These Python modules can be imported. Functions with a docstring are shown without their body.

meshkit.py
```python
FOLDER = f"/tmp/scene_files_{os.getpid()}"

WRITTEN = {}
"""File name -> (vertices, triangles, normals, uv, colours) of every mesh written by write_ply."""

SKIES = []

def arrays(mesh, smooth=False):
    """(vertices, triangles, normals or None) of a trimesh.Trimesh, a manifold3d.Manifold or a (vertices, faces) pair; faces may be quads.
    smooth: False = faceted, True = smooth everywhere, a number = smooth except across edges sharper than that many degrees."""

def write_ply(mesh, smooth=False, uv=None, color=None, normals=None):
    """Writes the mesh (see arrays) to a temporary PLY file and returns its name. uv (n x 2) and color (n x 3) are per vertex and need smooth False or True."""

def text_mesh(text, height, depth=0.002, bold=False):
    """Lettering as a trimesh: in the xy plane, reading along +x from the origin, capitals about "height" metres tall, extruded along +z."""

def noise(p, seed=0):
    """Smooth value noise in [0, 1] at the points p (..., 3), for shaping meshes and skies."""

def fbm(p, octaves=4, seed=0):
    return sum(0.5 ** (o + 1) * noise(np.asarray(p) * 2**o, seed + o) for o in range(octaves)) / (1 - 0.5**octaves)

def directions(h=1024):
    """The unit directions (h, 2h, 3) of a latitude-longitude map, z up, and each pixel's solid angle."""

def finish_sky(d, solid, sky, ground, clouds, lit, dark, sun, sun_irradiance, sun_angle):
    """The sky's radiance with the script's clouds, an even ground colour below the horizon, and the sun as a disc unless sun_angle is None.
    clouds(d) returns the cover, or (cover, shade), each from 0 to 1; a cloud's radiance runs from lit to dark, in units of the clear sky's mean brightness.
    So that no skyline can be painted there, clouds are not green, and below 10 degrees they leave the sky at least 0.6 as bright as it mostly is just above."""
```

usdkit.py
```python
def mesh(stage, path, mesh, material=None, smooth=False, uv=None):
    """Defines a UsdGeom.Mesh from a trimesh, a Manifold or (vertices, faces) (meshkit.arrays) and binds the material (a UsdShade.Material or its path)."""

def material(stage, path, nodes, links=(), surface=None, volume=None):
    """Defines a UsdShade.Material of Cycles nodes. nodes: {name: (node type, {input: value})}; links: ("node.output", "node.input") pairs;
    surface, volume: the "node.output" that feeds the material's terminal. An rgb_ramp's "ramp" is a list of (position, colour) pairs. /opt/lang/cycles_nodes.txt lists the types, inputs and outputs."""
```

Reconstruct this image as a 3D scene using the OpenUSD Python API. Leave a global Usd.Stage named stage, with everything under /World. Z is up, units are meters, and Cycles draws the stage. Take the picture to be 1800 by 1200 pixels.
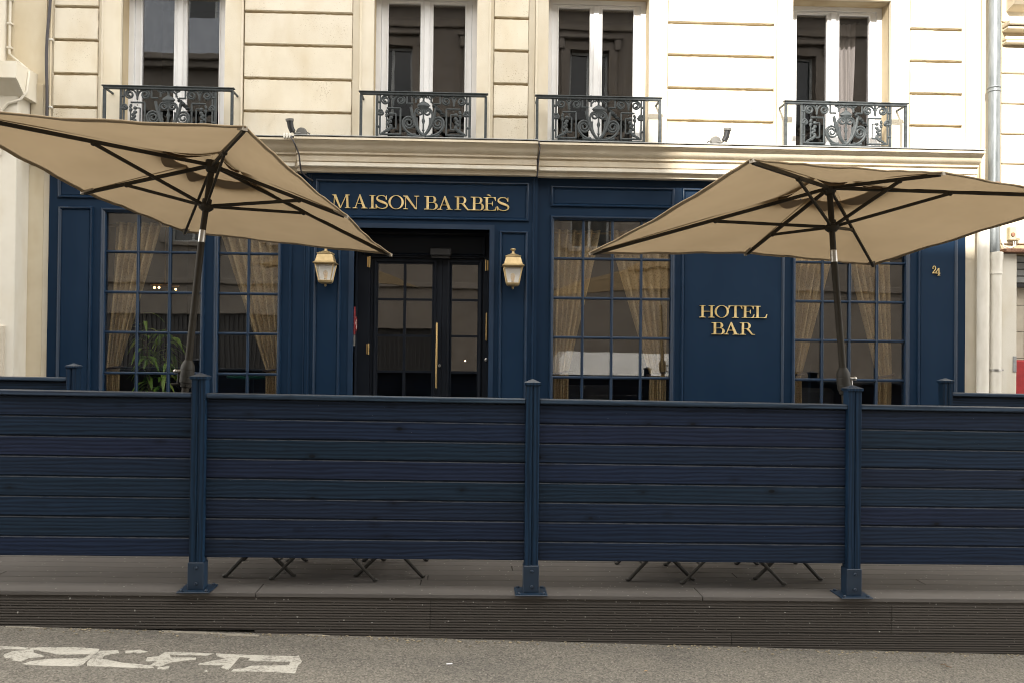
import math, random
import numpy as np
import trimesh
import usdkit, meshkit
from pxr import Usd, UsdGeom, UsdLux, UsdShade, Gf, Sdf, Vt
from shapely.geometry import Polygon, box as sbox, LineString, Point
from shapely.ops import unary_union
from shapely import affinity

stage = Usd.Stage.CreateInMemory()
UsdGeom.SetStageUpAxis(stage, UsdGeom.Tokens.z)
UsdGeom.SetStageMetersPerUnit(stage, 1.0)
UsdGeom.Xform.Define(stage, '/World')
UsdGeom.Scope.Define(stage, '/World/Looks')

# ------------------------------------------------------------------ camera, sky, sun, exposure
EXPOSURE = 2.2
SKY = 0.10
SUN_I = 0.50
SUN_BETA, SUN_PROFILE = math.radians(14), 0.60          # sun behind the camera, a little to the left
CAM_Z = 1.58
_yaw, _roll, _pitch = .0422, .0109, .0119
cy_, sy_, cp_, sp_ = math.cos(_yaw), math.sin(_yaw), math.cos(_pitch), math.sin(_pitch)
F_ = np.array([sy_ * cp_, cy_ * cp_, sp_]); r0_ = np.array([cy_, -sy_, 0]); u0_ = np.cross(r0_, F_)
R_ = math.cos(_roll) * r0_ + math.sin(_roll) * u0_; U_ = -math.sin(_roll) * r0_ + math.cos(_roll) * u0_
cam = UsdGeom.Camera.Define(stage, '/World/camera')
cam.CreateHorizontalApertureAttr(36.0); cam.CreateVerticalApertureAttr(36.0 * 682 / 1024)
cam.CreateFocalLengthAttr(32.0); cam.CreateClippingRangeAttr(Gf.Vec2f(0.05, 500))
cam.CreateExposureAttr(EXPOSURE)
_m = Gf.Matrix4d(*[float(v) for v in (*R_, 0, *U_, 0, *(-F_), 0, 0, 0, CAM_Z, 1)])
cam.AddTransformOp().Set(_m)

_t = np.array([-math.sin(SUN_BETA), -math.cos(SUN_BETA), SUN_PROFILE * math.cos(SUN_BETA)])
SUN = _t / np.linalg.norm(_t)
elev, rot = math.asin(SUN[2]), math.atan2(SUN[0], SUN[1])
sun = UsdLux.DistantLight.Define(stage, '/World/sun')
sun.CreateIntensityAttr(SUN_I); sun.CreateAngleAttr(0.6); sun.CreateNormalizeAttr(True)
sun.CreateColorAttr(Gf.Vec3f(1.0, 0.95, 0.87))
_z = SUN; _x = np.cross([0, 0, 1], _z); _x /= np.linalg.norm(_x); _y = np.cross(_z, _x)
sun.AddTransformOp().Set(Gf.Matrix4d(*[float(v) for v in (*_x, 0, *_y, 0, *_z, 0, 0, 0, 0, 1)]))

sky = UsdLux.DomeLight.Define(stage, '/World/sky')
sky_mat = usdkit.material(stage, '/World/Looks/sky_air', {
    'tc': ('texture_coordinate', {}),
    'mp': ('mapping', {'scale': (1.6, 1.6, 3.2)}),
    'n': ('noise_texture', {'scale': 1.6, 'detail': 6, 'roughness': 0.55, 'distortion': 0.4}),
    'r': ('rgb_ramp', {'ramp': [(0.25, (.55, .55, .55)), (0.60, (1, 1, 1))]}),
    'n2': ('noise_texture', {'scale': 3.0, 'detail': 5}),
    'cr': ('rgb_ramp', {'ramp': [(0.3, (7.5, 7.25, 6.8)), (0.7, (11.5, 11.0, 10.15))]}),
    's': ('sky_texture', {'sky_type': 'single_scattering', 'sun_disc': False, 'sun_elevation': elev, 'sun_rotation': rot, 'aerosol_density': 2.0}),
    'mx': ('mix_color', {}),
    'b': ('background_shader', {'strength': SKY}),
}, [('tc.generated', 'mp.vector'), ('mp.vector', 'n.vector'), ('mp.vector', 'n2.vector'), ('n.fac', 'r.fac'), ('n2.fac', 'cr.fac'),
    ('r.color', 'mx.fac'), ('s.color', 'mx.a'), ('cr.color', 'mx.b'), ('mx.result', 'b.color')], surface='b.background')
UsdShade.MaterialBindingAPI.Apply(sky.GetPrim()).Bind(sky_mat)
sky.GetPrim().SetCustomDataByKey('kind', 'structure')

# ------------------------------------------------------------------ naming helpers
used = {}
def numbered(parent, name):
    k = parent + '/' + name
    n = used.get(k, -1) + 1
    used[k] = n
    return k if n == 0 else f'{k}_{n:03d}'
def meta(prim, label=None, cat=None, group=None, kind=None):
    for k, v in (('label', label), ('category', cat), ('group', group), ('kind', kind)):
        if v: prim.SetCustomDataByKey(k, v)
    return prim
def thing(name, label, cat, group=None, loc=(0, 0, 0), rz=0):
    p = numbered('/World', name)
    x = UsdGeom.Xform.Define(stage, p)
    x.AddTranslateOp().Set(Gf.Vec3d(*map(float, loc)))
    if rz: x.AddRotateZOp().Set(float(rz))
    meta(x.GetPrim(), label, cat, group)
    return p
def part(parent, name, mesh, mat, label=None, smooth=False, kind=None):
    p = numbered(parent, name)
    m = usdkit.mesh(stage, p, mesh, mat, smooth=smooth)
    meta(m.GetPrim(), label, None, None, kind)
    return p
def group_part(parent, name, label=None):
    p = numbered(parent, name)
    meta(UsdGeom.Xform.Define(stage, p).GetPrim(), label)
    return p
def struct(name, mesh, mat, smooth=False, kind='structure', label=None, cat=None):
    p = numbered('/World', name)
    m = usdkit.mesh(stage, p, mesh, mat, smooth=smooth)
    meta(m.GetPrim(), label, cat, None, kind)
    return p
def solo(name, mesh, mat, label, cat, group=None, smooth=False):
    p = numbered('/World', name)
    m = usdkit.mesh(stage, p, mesh, mat, smooth=smooth)
    meta(m.GetPrim(), label, cat, group)
    return p
def copy(src, name, label, cat, group, loc, rz=0):
    p = numbered('/World', name)
    x = UsdGeom.Xform.Define(stage, p)
    x.GetPrim().GetReferences().AddInternalReference(src)
    x.GetPrim().SetInstanceable(True)
    x.ClearXformOpOrder()
    x.AddTranslateOp().Set(Gf.Vec3d(*map(float, loc)))
    if rz: x.AddRotateZOp().Set(float(rz))
    else:
        x.SetXformOpOrder([x.GetOrderedXformOps()[0]] if x.GetOrderedXformOps() else [])
    meta(x.GetPrim(), label, cat, group)
    return p

# ------------------------------------------------------------------ mesh helpers
def cat(*ms):
    ms = [m for m in (ms[0] if len(ms) == 1 and isinstance(ms[0], (list, tuple)) else ms) if m is not None]
    return trimesh.util.concatenate(ms) if len(ms) > 1 else ms[0]
_hull = {}
def bx(x0, x1, y0, y1, z0, z1, b=0.0):
    """box between two corners; b = chamfer of all edges"""
    if x1 < x0: x0, x1 = x1, x0
    if y1 < y0: y0, y1 = y1, y0
    if z1 < z0: z0, z1 = z1, z0
    c = np.array([(x0 + x1) / 2, (y0 + y1) / 2, (z0 + z1) / 2]); h = np.array([x1 - x0, y1 - y0, z1 - z0]) / 2
    if b <= 0:
        m = trimesh.creation.box(extents=h * 2); m.apply_translation(c); return m
    b = min(b, h.min() * .9)
    if 'h' not in _hull:
        pts = []; tag = []
        for sx in (-1, 1):
            for sy in (-1, 1):
                for sz in (-1, 1):
                    for ax in range(3):
                        p = np.array([sx, sy, sz], float); o = np.ones(3); o[ax] = 0
                        pts.append(p); tag.append(o)
        P = np.array(pts); T = np.array(tag)
        hull = trimesh.convex.convex_hull(P - P * .3 * T)
        from scipy.spatial import cKDTree
        idx = cKDTree(P - P * .3 * T).query(hull.vertices)[1]
        _hull['h'] = (P[idx], T[idx], np.array(hull.faces))
    P, T, Fc = _hull['h']
    return trimesh.Trimesh(c + P * h - P * T * b, Fc, process=False)
def shear(m, k=-.0088, x0=.4, z0=.005):
    """follow the slight fall of the terrace along x"""
    m.vertices[:, 2] += z0 + k * (m.vertices[:, 0] - x0)
    return m
def deck_z(x): return .005 - .0088 * (x - .4)
def ground_z(x): return -.283 - .0305 * x
def tube(pts, r, n=8, closed=False, caps=True):
    P = np.asarray(pts, float); N = len(P)
    r = np.broadcast_to(np.asarray(r, float), (N,))
    T = np.zeros_like(P)
    if closed: T = np.roll(P, -1, 0) - np.roll(P, 1, 0)
    else:
        T[1:-1] = P[2:] - P[:-2]; T[0] = P[1] - P[0]; T[-1] = P[-1] - P[-2]
    T /= np.maximum(np.linalg.norm(T, axis=1, keepdims=True), 1e-9)
    a = np.array([0, 0, 1.0]) if abs(T[0, 2]) < .9 else np.array([1.0, 0, 0])
    u = np.cross(T[0], a); u /= np.linalg.norm(u)
    V = []
    th = np.linspace(0, 2 * np.pi, n, endpoint=False)
    for i in range(N):
        u = u - T[i] * (u @ T[i]); u /= max(np.linalg.norm(u), 1e-9)
        w = np.cross(T[i], u)
        V.append(P[i] + r[i] * (np.cos(th)[:, None] * u + np.sin(th)[:, None] * w))
    V = np.array(V).reshape(-1, 3); Fc = []
    for i in range(N if closed else N - 1):
        j = (i + 1) % N
        for k in range(n):
            l = (k + 1) % n
            Fc += [(i * n + k, i * n + l, j * n + l), (i * n + k, j * n + l, j * n + k)]
    if caps and not closed:
        V = np.vstack([V, P[0], P[-1]]); c0, c1 = len(V) - 2, len(V) - 1
        for k in range(n):
            l = (k + 1) % n
            Fc += [(c0, l, k), (c1, (N - 1) * n + k, (N - 1) * n + l)]
    return trimesh.Trimesh(V, Fc, process=False)
def lathe(prof, n=20):
    """prof: list of (r, z)"""
    pr = np.array(prof, float); th = np.linspace(0, 2 * np.pi, n, endpoint=False)
    V = np.array([[r * np.cos(t), r * np.sin(t), z] for r, z in pr for t in th]); Fc = []
    for i in range(len(pr) - 1):
        for k in range(n):
            l = (k + 1) % n
            Fc += [(i * n + k, i * n + l, (i + 1) * n + l), (i * n + k, (i + 1) * n + l, (i + 1) * n + k)]
    V = np.vstack([V, [0, 0, pr[0, 1]], [0, 0, pr[-1, 1]]])
    for k in range(n):
        l = (k + 1) % n
        Fc += [(len(V) - 2, l, k), (len(V) - 1, (len(pr) - 1) * n + k, (len(pr) - 1) * n + l)]
    return trimesh.Trimesh(V, Fc, process=False)
def frustum(z0, w0, z1, w1, d0=None, d1=None):
    d0 = w0 if d0 is None else d0; d1 = w1 if d1 is None else d1
    v = [(-w0, -d0, z0), (w0, -d0, z0), (w0, d0, z0), (-w0, d0, z0), (-w1, -d1, z1), (w1, -d1, z1), (w1, d1, z1), (-w1, d1, z1)]
    f = [(0, 2, 1), (0, 3, 2), (4, 5, 6), (4, 6, 7)]
    for k in range(4):
        l = (k + 1) % 4; f += [(k, l, l + 4), (k, l + 4, k + 4)]
    return trimesh.Trimesh(v, f, process=False)
def mv(m, x=0, y=0, z=0):
    m = m.copy(); m.apply_translation((x, y, z)); return m
def rotm(m, deg, axis, p=(0, 0, 0)):
    m = m.copy(); m.apply_transform(trimesh.transformations.rotation_matrix(math.radians(deg), axis, p)); return m
def xz_poly(poly, y0, y1):
    """extrude a shapely polygon given in (x, z) between y0 (front) and y1 (back)"""
    out = []
    for g in getattr(poly, 'geoms', [poly]):
        if g.is_empty or g.area < 1e-9: continue
        m = trimesh.creation.extrude_polygon(g, y1 - y0, engine='earcut')
        v = m.vertices.copy(); m.vertices = np.stack([v[:, 0], y0 + v[:, 2], v[:, 1]], 1)
        m.invert(); out.append(m)
    return cat(out)
def frame_moulding(x0, x1, z0, z1, Y, prof):
    """mitred picture-frame moulding on the plane y = Y (facing -y); prof = (inset, proud) pairs"""
    V = []; Fc = []; n = len(prof)
    for (cx, cz, sx, sz) in ((x0, z0, 1, 1), (x1, z0, -1, 1), (x1, z1, -1, -1), (x0, z1, 1, -1)):
        for u, v in prof: V.append((cx + sx * u, Y - v, cz + sz * u))
    for c in range(4):
        d = (c + 1) % 4
        for k in range(n - 1):
            a, b, e, f = c * n + k, d * n + k, d * n + k + 1, c * n + k + 1
            Fc += [(a, b, e), (a, e, f)]
    return trimesh.Trimesh(V, Fc, process=False)
def prism_x(prof, x0, x1):
    """extrude a closed (y, z) outline along x"""
    g = Polygon(prof); m = trimesh.creation.extrude_polygon(g, x1 - x0, engine='earcut')
    v = m.vertices.copy(); m.vertices = np.stack([x0 + v[:, 2], v[:, 0], v[:, 1]], 1)
    return m
def ico(r, c, s=1, sc=(1, 1, 1)):
    m = trimesh.creation.icosphere(subdivisions=s, radius=r); m.apply_scale(sc); m.apply_translation(c); return m
def cyl(p, q, r, n=12): return tube([p, q], r, n)

# ------------------------------------------------------------------ materials
LK = '/World/Looks/'
def plain(name, col, rough=.5, metal=0, spec=.5, **kw):
    return usdkit.material(stage, LK + name, {'p': ('principled_bsdf', {'base_color': col, 'roughness': rough, 'metallic': metal, 'specular_ior_level': spec, **kw})}, surface='p.BSDF')
def varied(name, col, col2, scale=3.0, rough=.5, rough2=None, bump=0.0, bscale=60, mscale=(1, 1, 1), metal=0, spec=.5, detail=5, lo=.35, hi=.65):
    """two-tone noise colour with roughness variation and a fine bump"""
    nodes = {'g': ('geometry', {}), 'm': ('mapping', {'scale': mscale}), 'n': ('noise_texture', {'scale': scale, 'detail': detail, 'roughness': .6}),
             'r': ('rgb_ramp', {'ramp': [(lo, col), (hi, col2)]}), 'p': ('principled_bsdf', {'metallic': metal, 'specular_ior_level': spec}),
             'mr': ('map_range', {'from_min': .3, 'from_max': .7, 'to_min': rough, 'to_max': rough if rough2 is None else rough2}),
             'n2': ('noise_texture', {'scale': bscale, 'detail': 4}), 'b': ('bump', {'strength': bump, 'distance': .004})}
    links = [('g.position', 'm.vector'), ('m.vector', 'n.vector'), ('m.vector', 'n2.vector'), ('n.fac', 'r.fac'), ('r.color', 'p.base_color'), ('n.fac', 'mr.value'), ('mr.result', 'p.roughness')]
    if bump: links += [('n2.fac', 'b.height'), ('b.normal', 'p.normal')]
    return usdkit.material(stage, LK + name, nodes, links, surface='p.BSDF')

BLUE, BLUE2 = (.0032, .0148, .0360), (.0046, .0184, .0425)
M = {}
M['blue'] = varied('blue_paint', BLUE, BLUE2, 2.2, .42, .55, .10, 90, (1, 1, .35), spec=.17)
M['blue_trim'] = varied('blue_moulding_paint', BLUE, BLUE2, 2.2, .34, .44, .06, 90, spec=.5)
M['blue_shaded'] = varied('shaded_door_blue', (.0035, .0055, .0095), (.0045, .007, .012), 2.0, .45, .55, .08, 90, spec=.2)  # shopfront blue darkened: shade of the entrance recess put into the paint colour
def stone_mat(name, c1, c2, pit, pit_lo=.66):
    return usdkit.material(stage, LK + name, {
        'g': ('geometry', {}), 'n': ('noise_texture', {'scale': 2.3, 'detail': 7, 'roughness': .65}), 'r': ('rgb_ramp', {'ramp': [(.3, c1), (.68, c2)]}),
        'ns': ('noise_texture', {'scale': 62, 'detail': 6, 'roughness': .7}), 'nm': ('noise_texture', {'scale': 3.2, 'detail': 3}),
        'mm': ('math', {'math_type': 'multiply_add', 'value2': .35, 'value3': 0.0}), 'ad': ('math', {'math_type': 'add'}), 'oi': ('object_info', {}), 'ob': ('rgb_ramp', {'ramp': [(0, (.90, .885, .855)), (.5, (1, 1, 1)), (1, (1.0, .985, .94))]}), 'mo': ('mix_color', {'blend_type': 'multiply', 'fac': 1.0}),
        'pr': ('rgb_ramp', {'ramp': [(pit_lo + .16, (0, 0, 0)), (pit_lo + .22, (1, 1, 1))]}),
        'mx': ('mix_color', {'b': pit}), 'mw': ('mapping', {'scale': (2.4, 2.4, .9)}), 'nw': ('noise_texture', {'scale': 2.0, 'detail': 4}),
        'wr': ('rgb_ramp', {'ramp': [(.45, (1, 1, 1)), (.75, (.86, .80, .69))]}), 'ml': ('mix_color', {'blend_type': 'multiply', 'fac': .55}),
        'p': ('principled_bsdf', {'roughness': .9, 'specular_ior_level': .2}), 'nb': ('noise_texture', {'scale': 130, 'detail': 5, 'roughness': .7}),
        'sb': ('math', {'math_type': 'multiply_add', 'value2': -1.2}), 'b': ('bump', {'strength': .35, 'distance': .004})},
        [('g.position', 'n.vector'), ('g.position', 'ns.vector'), ('g.position', 'nm.vector'), ('n.fac', 'r.fac'), ('nm.fac', 'mm.value1'), ('ns.fac', 'ad.value1'), ('mm.result' if 0 else 'mm.value', 'ad.value2'),
         ('ad.value', 'pr.fac'), ('pr.color', 'mx.fac'), ('g.position', 'mw.vector'), ('mw.vector', 'nw.vector'), ('nw.fac', 'wr.fac'), ('r.color', 'ml.a'), ('wr.color', 'ml.b'), ('oi.random', 'ob.fac'), ('ml.result', 'mo.a'), ('ob.color', 'mo.b'), ('mo.result', 'mx.a'),
         ('mx.result', 'p.base_color'), ('g.position', 'nb.vector'), ('pr.color', 'sb.value1'), ('nb.fac', 'sb.value3'), ('sb.value', 'b.height'), ('b.normal', 'p.normal')], surface='p.BSDF')
M['stone'] = stone_mat('limestone', (.635, .58, .475), (.70, .65, .545), (.38, .31, .21), .632)
M['stone_smooth'] = stone_mat('dressed_limestone', (.61, .555, .45), (.67, .62, .515), (.44, .36, .24), .76)
M['cornice'] = stone_mat('cornice_stone', (.60, .53, .415), (.67, .605, .49), (.36, .27, .17), .70)
M['joint'] = stone_mat('joint_mortar', (.40, .33, .225), (.46, .385, .27), (.3, .22, .12), .75)
M['plaster'] = stone_mat('painted_plaster', (.56, .49, .37), (.62, .56, .44), (.45, .38, .27), .80)
M['plaster_white'] = stone_mat('white_plaster', (.62, .585, .505), (.68, .65, .575), (.5, .45, .36), .80)
M['lead'] = varied('lead_flashing', (.22, .23, .235), (.36, .365, .36), 9, .45, .6, .1, 60, metal=.3)
M['white'] = varied('white_frame_paint', (.68, .68, .68), (.73, .73, .73), 4, .35, .42)
M['iron'] = varied('cast_iron', (.022, .028, .030), (.050, .059, .062), 22, .45, .6, .3, 160, spec=.4)
M['zinc'] = varied('zinc_pipe', (.14, .155, .16), (.23, .245, .25), 6, .4, .55, .05, 60, (3, 3, .7), metal=.6)
M['pipe_white'] = varied('white_pipe_paint', (.58, .55, .475), (.68, .65, .58), 5, .38, .55, .08, 60, (2, 2, .6))
M['brass'] = varied('lantern_brass', (.33, .245, .125), (.47, .36, .195), 14, .40, .52, .05, 80, metal=.85)
M['brass_bright'] = plain('polished_brass', (.80, .58, .27), .25, 1)
M['gold'] = varied('gold_lettering', (.62, .47, .20), (.95, .76, .40), 4.5, .25, .36, metal=.5)
M['pole'] = plain('parasol_metal', (.026, .022, .016), .6, 0, .22)
M['steel'] = plain('steel', (.45, .44, .42), .35, 1)
M['black'] = plain('black_plastic', (.012, .012, .013), .45)
M['grey_plastic'] = plain('grey_plastic', (.11, .105, .095), .55)
M['cable'] = plain('cable_sheath', (.055, .05, .055), .55)
M['red'] = varied('red_paint', (.26, .010, .012), (.36, .018, .02), 14, .5, .65, .3, 90)
M['red_sign'] = plain('red_sign_paint', (.15, .006, .008), .5)
M['wire'] = plain('white_wire', (.7, .68, .62), .5)
M['rust'] = varied('rusty_metal', (.12, .045, .025), (.28, .15, .09), 20, .7, .85, .3, 80)
M['shutter'] = varied('grey_shutter', (.20, .21, .21), (.28, .29, .285), 8, .45, .6)
M['tile'] = varied('beige_tile', (.46, .41, .33), (.53, .48, .39), 5, .3, .45)
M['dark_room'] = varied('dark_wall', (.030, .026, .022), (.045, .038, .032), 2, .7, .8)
M['dark_wood'] = varied('dark_wood', (.028, .017, .011), (.05, .03, .018), 5, .4, .55, mscale=(1, 1, 8))
M['upholstery'] = plain('grey_upholstery', (.07, .07, .065), .8)
M['green_top'] = plain('green_table_top', (.01, .11, .075), .25)
M['pot'] = plain('plant_pot', (.12, .06, .04), .5)
M['stem'] = plain('plant_stem', (.10, .085, .05), .7)
M['zinc_roof'] = varied('zinc_roof', (.17, .19, .22), (.23, .25, .28), 3, .45, .6, mscale=(3, 3, .4))
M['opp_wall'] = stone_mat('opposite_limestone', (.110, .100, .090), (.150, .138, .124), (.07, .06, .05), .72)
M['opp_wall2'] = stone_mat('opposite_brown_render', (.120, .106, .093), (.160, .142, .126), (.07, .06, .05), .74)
M['gate'] = plain('black_gate_paint', (.012, .012, .013), .45)
M['van'] = plain('white_van_paint', (.78, .78, .77), .25, coat_weight=.6)
M['van_glass'] = plain('van_glass', (.01, .012, .013), .05)
M['tyre'] = plain('tyre_rubber', (.012, .012, .012), .8)
M['paint_line'] = usdkit.material(stage, LK + 'road_paint', {
    'g': ('geometry', {}), 'n': ('noise_texture', {'scale': 55, 'detail': 6, 'roughness': .75}), 'n2': ('noise_texture', {'scale': 7, 'detail': 4}), 'ad': ('math', {'math_type': 'multiply_add', 'value2': .55}),
    'r': ('rgb_ramp', {'ramp': [(.64, (.47, .445, .39)), (.82, (.38, .36, .31)), (.92, (.20, .185, .16))]}), 'p': ('principled_bsdf', {'roughness': .8}), 'b': ('bump', {'strength': .5, 'distance': .004})},
    [('g.position', 'n.vector'), ('g.position', 'n2.vector'), ('n2.fac', 'ad.value1'), ('n.fac', 'ad.value3'), ('ad.value', 'r.fac'), ('r.color', 'p.base_color'), ('n.fac', 'b.height'), ('b.normal', 'p.normal')], surface='p.BSDF')
M['old_line'] = varied('faded_road_line', (.20, .18, .15), (.34, .31, .25), 30, .85, .9, .4, 120)
M['asphalt'] = usdkit.material(stage, LK + 'asphalt', {
    'g': ('geometry', {}), 'v': ('voronoi_texture', {'scale': 105, 'feature': 'f1'}), 'n': ('noise_texture', {'scale': .8, 'detail': 7, 'roughness': .65}),
    'n2': ('noise_texture', {'scale': 240, 'detail': 3}), 'vc': ('rgb_to_bw', {}), 'r': ('rgb_ramp', {'ramp': [(.0, (.075, .067, .055)), (.5, (.160, .149, .130)), (.86, (.225, .207, .177)), (1, (.34, .317, .275))]}),
    'r2': ('rgb_ramp', {'ramp': [(.32, (.70, .70, .71)), (.50, (.98, .97, .95)), (.70, (1.14, 1.12, 1.08))]}), 'ml': ('mix_color', {'blend_type': 'multiply', 'fac': 1.0, 'use_clamp': False}),
    'p': ('principled_bsdf', {'roughness': .86, 'specular_ior_level': .3}), 'h': ('math', {'math_type': 'multiply_add', 'value2': .6}), 'b': ('bump', {'strength': .8, 'distance': .006})},
    [('g.position', 'v.vector'), ('g.position', 'n.vector'), ('g.position', 'n2.vector'), ('v.color', 'vc.color'), ('vc.val', 'r.fac'), ('n.fac', 'r2.fac'), ('r.color', 'ml.a'), ('r2.color', 'ml.b'),
     ('ml.result', 'p.base_color'), ('v.distance', 'h.value1'), ('n2.fac', 'h.value3'), ('h.value', 'b.height'), ('b.normal', 'p.normal')], surface='p.BSDF')
M['pavement'] = varied('pavement_asphalt', (.10, .095, .085), (.14, .132, .12), 6, .85, .9, .5, 160)
M['kerb'] = varied('granite_kerb', (.26, .25, .24), (.36, .35, .33), 40, .8, .85, .3, 120)
WK = np.array((.39, .56, .66))
def wood_mat(name, a, b, seed, upright=False):
    return usdkit.material(stage, LK + name, {
        'g': ('geometry', {}), 'm': ('mapping', {'location': (seed * 3.7, 0, seed * 1.9), 'scale': (3.4, 1, .40) if upright else (.40, 1, 3.4)}), 'n0': ('noise_texture', {'scale': 1.4, 'detail': 3}),
        'w': ('wave_texture', {'wave_type': 'bands', 'bands_direction': 'x' if upright else 'z', 'scale': 3.6, 'distortion': 6.5, 'detail': 3, 'detail_scale': 1.0, 'detail_roughness': .55}),
        'mf': ('mapping', {'scale': (70, 1, 1.2) if upright else (1.2, 1, 70)}), 'nf': ('noise_texture', {'scale': 3.0, 'detail': 5, 'roughness': .7}),
        'mk': ('mapping', {'location': (seed * 1.3, 0, seed * .77), 'scale': (2.3, .01, 4.2)}), 'v': ('voronoi_texture', {'scale': 1.25, 'feature': 'f1', 'randomness': 1.0}),
        'kr': ('rgb_ramp', {'ramp': [(.0, (1, 1, 1)), (.045, (1, 1, 1)), (.075, (.35, .35, .35)), (.12, (.25, .25, .25)), (.17, (0, 0, 0))]}),
        'ns': ('noise_texture', {'scale': 120, 'detail': 2}), 'sr': ('rgb_ramp', {'ramp': [(.805, (0, 0, 0)), (.83, (1, 1, 1))]}),
        'ad': ('math', {'math_type': 'multiply_add', 'value2': .45}), 'r': ('rgb_ramp', {'ramp': [(.22, tuple(np.array(a) * .34 * WK)), (.55, tuple(np.array(a) * WK)), (1.05 if 0 else 1.0, tuple(np.array(b) * 1.5 * WK))]}),
        'nt': ('noise_texture', {'scale': .8, 'detail': 2}), 'tr': ('rgb_ramp', {'ramp': [(.35, (.85, .92, .95)), (.65, (1.12, 1.04, 1.12))]}), 'ml': ('mix_color', {'blend_type': 'multiply', 'fac': 1.0}),
        'mk2': ('mix_color', {'b': tuple(np.array(a) * .22 * WK)}), 'sn': ('separate_xyz', {}), 'nw': ('noise_texture', {'scale': 9, 'detail': 5, 'roughness': .7}), 'wa': ('math', {'math_type': 'multiply'}), 'wr': ('rgb_ramp', {'ramp': [(.24, (0, 0, 0)), (.50, (1, 1, 1))]}), 'we': ('mix_color', {'b': (.060, .066, .076)}), 'ms': ('mix_color', {'b': (.30, .32, .33)}),  # upward faces lightened: sky-lit top edges put into the colour, noise-broken like wear
        'p': ('principled_bsdf', {'roughness': .52, 'specular_ior_level': .16}), 'b': ('bump', {'strength': .35, 'distance': .003})},
        [('g.position', 'm.vector'), ('m.vector', 'w.vector'), ('g.position', 'mf.vector'), ('mf.vector', 'nf.vector'), ('g.position', 'mk.vector'), ('mk.vector', 'v.vector'), ('v.distance', 'kr.fac'),
         ('g.position', 'ns.vector'), ('ns.fac', 'sr.fac'), ('w.fac', 'ad.value1'), ('nf.fac', 'ad.value3'), ('ad.value', 'r.fac'), ('m.vector', 'nt.vector'), ('nt.fac', 'tr.fac'), ('r.color', 'ml.a'), ('tr.color', 'ml.b'),
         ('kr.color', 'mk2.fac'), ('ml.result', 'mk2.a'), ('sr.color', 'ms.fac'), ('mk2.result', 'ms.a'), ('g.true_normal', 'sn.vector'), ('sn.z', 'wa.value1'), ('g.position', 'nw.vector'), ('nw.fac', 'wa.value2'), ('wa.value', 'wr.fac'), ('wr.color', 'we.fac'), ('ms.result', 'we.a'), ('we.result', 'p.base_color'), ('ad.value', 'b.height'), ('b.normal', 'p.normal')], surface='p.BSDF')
_tones = [((.0155, .0215, .037), (.020, .027, .045)), ((.0168, .0200, .0375), (.022, .0255, .0455)), ((.0135, .0228, .038), (.018, .029, .047)),
          ((.0155, .0208, .0395), (.0205, .0265, .0475)), ((.0145, .0238, .037), (.0195, .030, .045)), ((.0158, .0198, .0335), (.0205, .0255, .0415))]
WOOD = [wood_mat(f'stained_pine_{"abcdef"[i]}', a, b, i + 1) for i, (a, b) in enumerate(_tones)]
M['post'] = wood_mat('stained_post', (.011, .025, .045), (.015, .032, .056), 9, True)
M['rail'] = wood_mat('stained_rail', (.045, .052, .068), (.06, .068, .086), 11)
M['shoe'] = varied('painted_steel_shoe', (.0035, .013, .029), (.005, .017, .036), 8, .38, .5, .1, 120)
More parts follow.
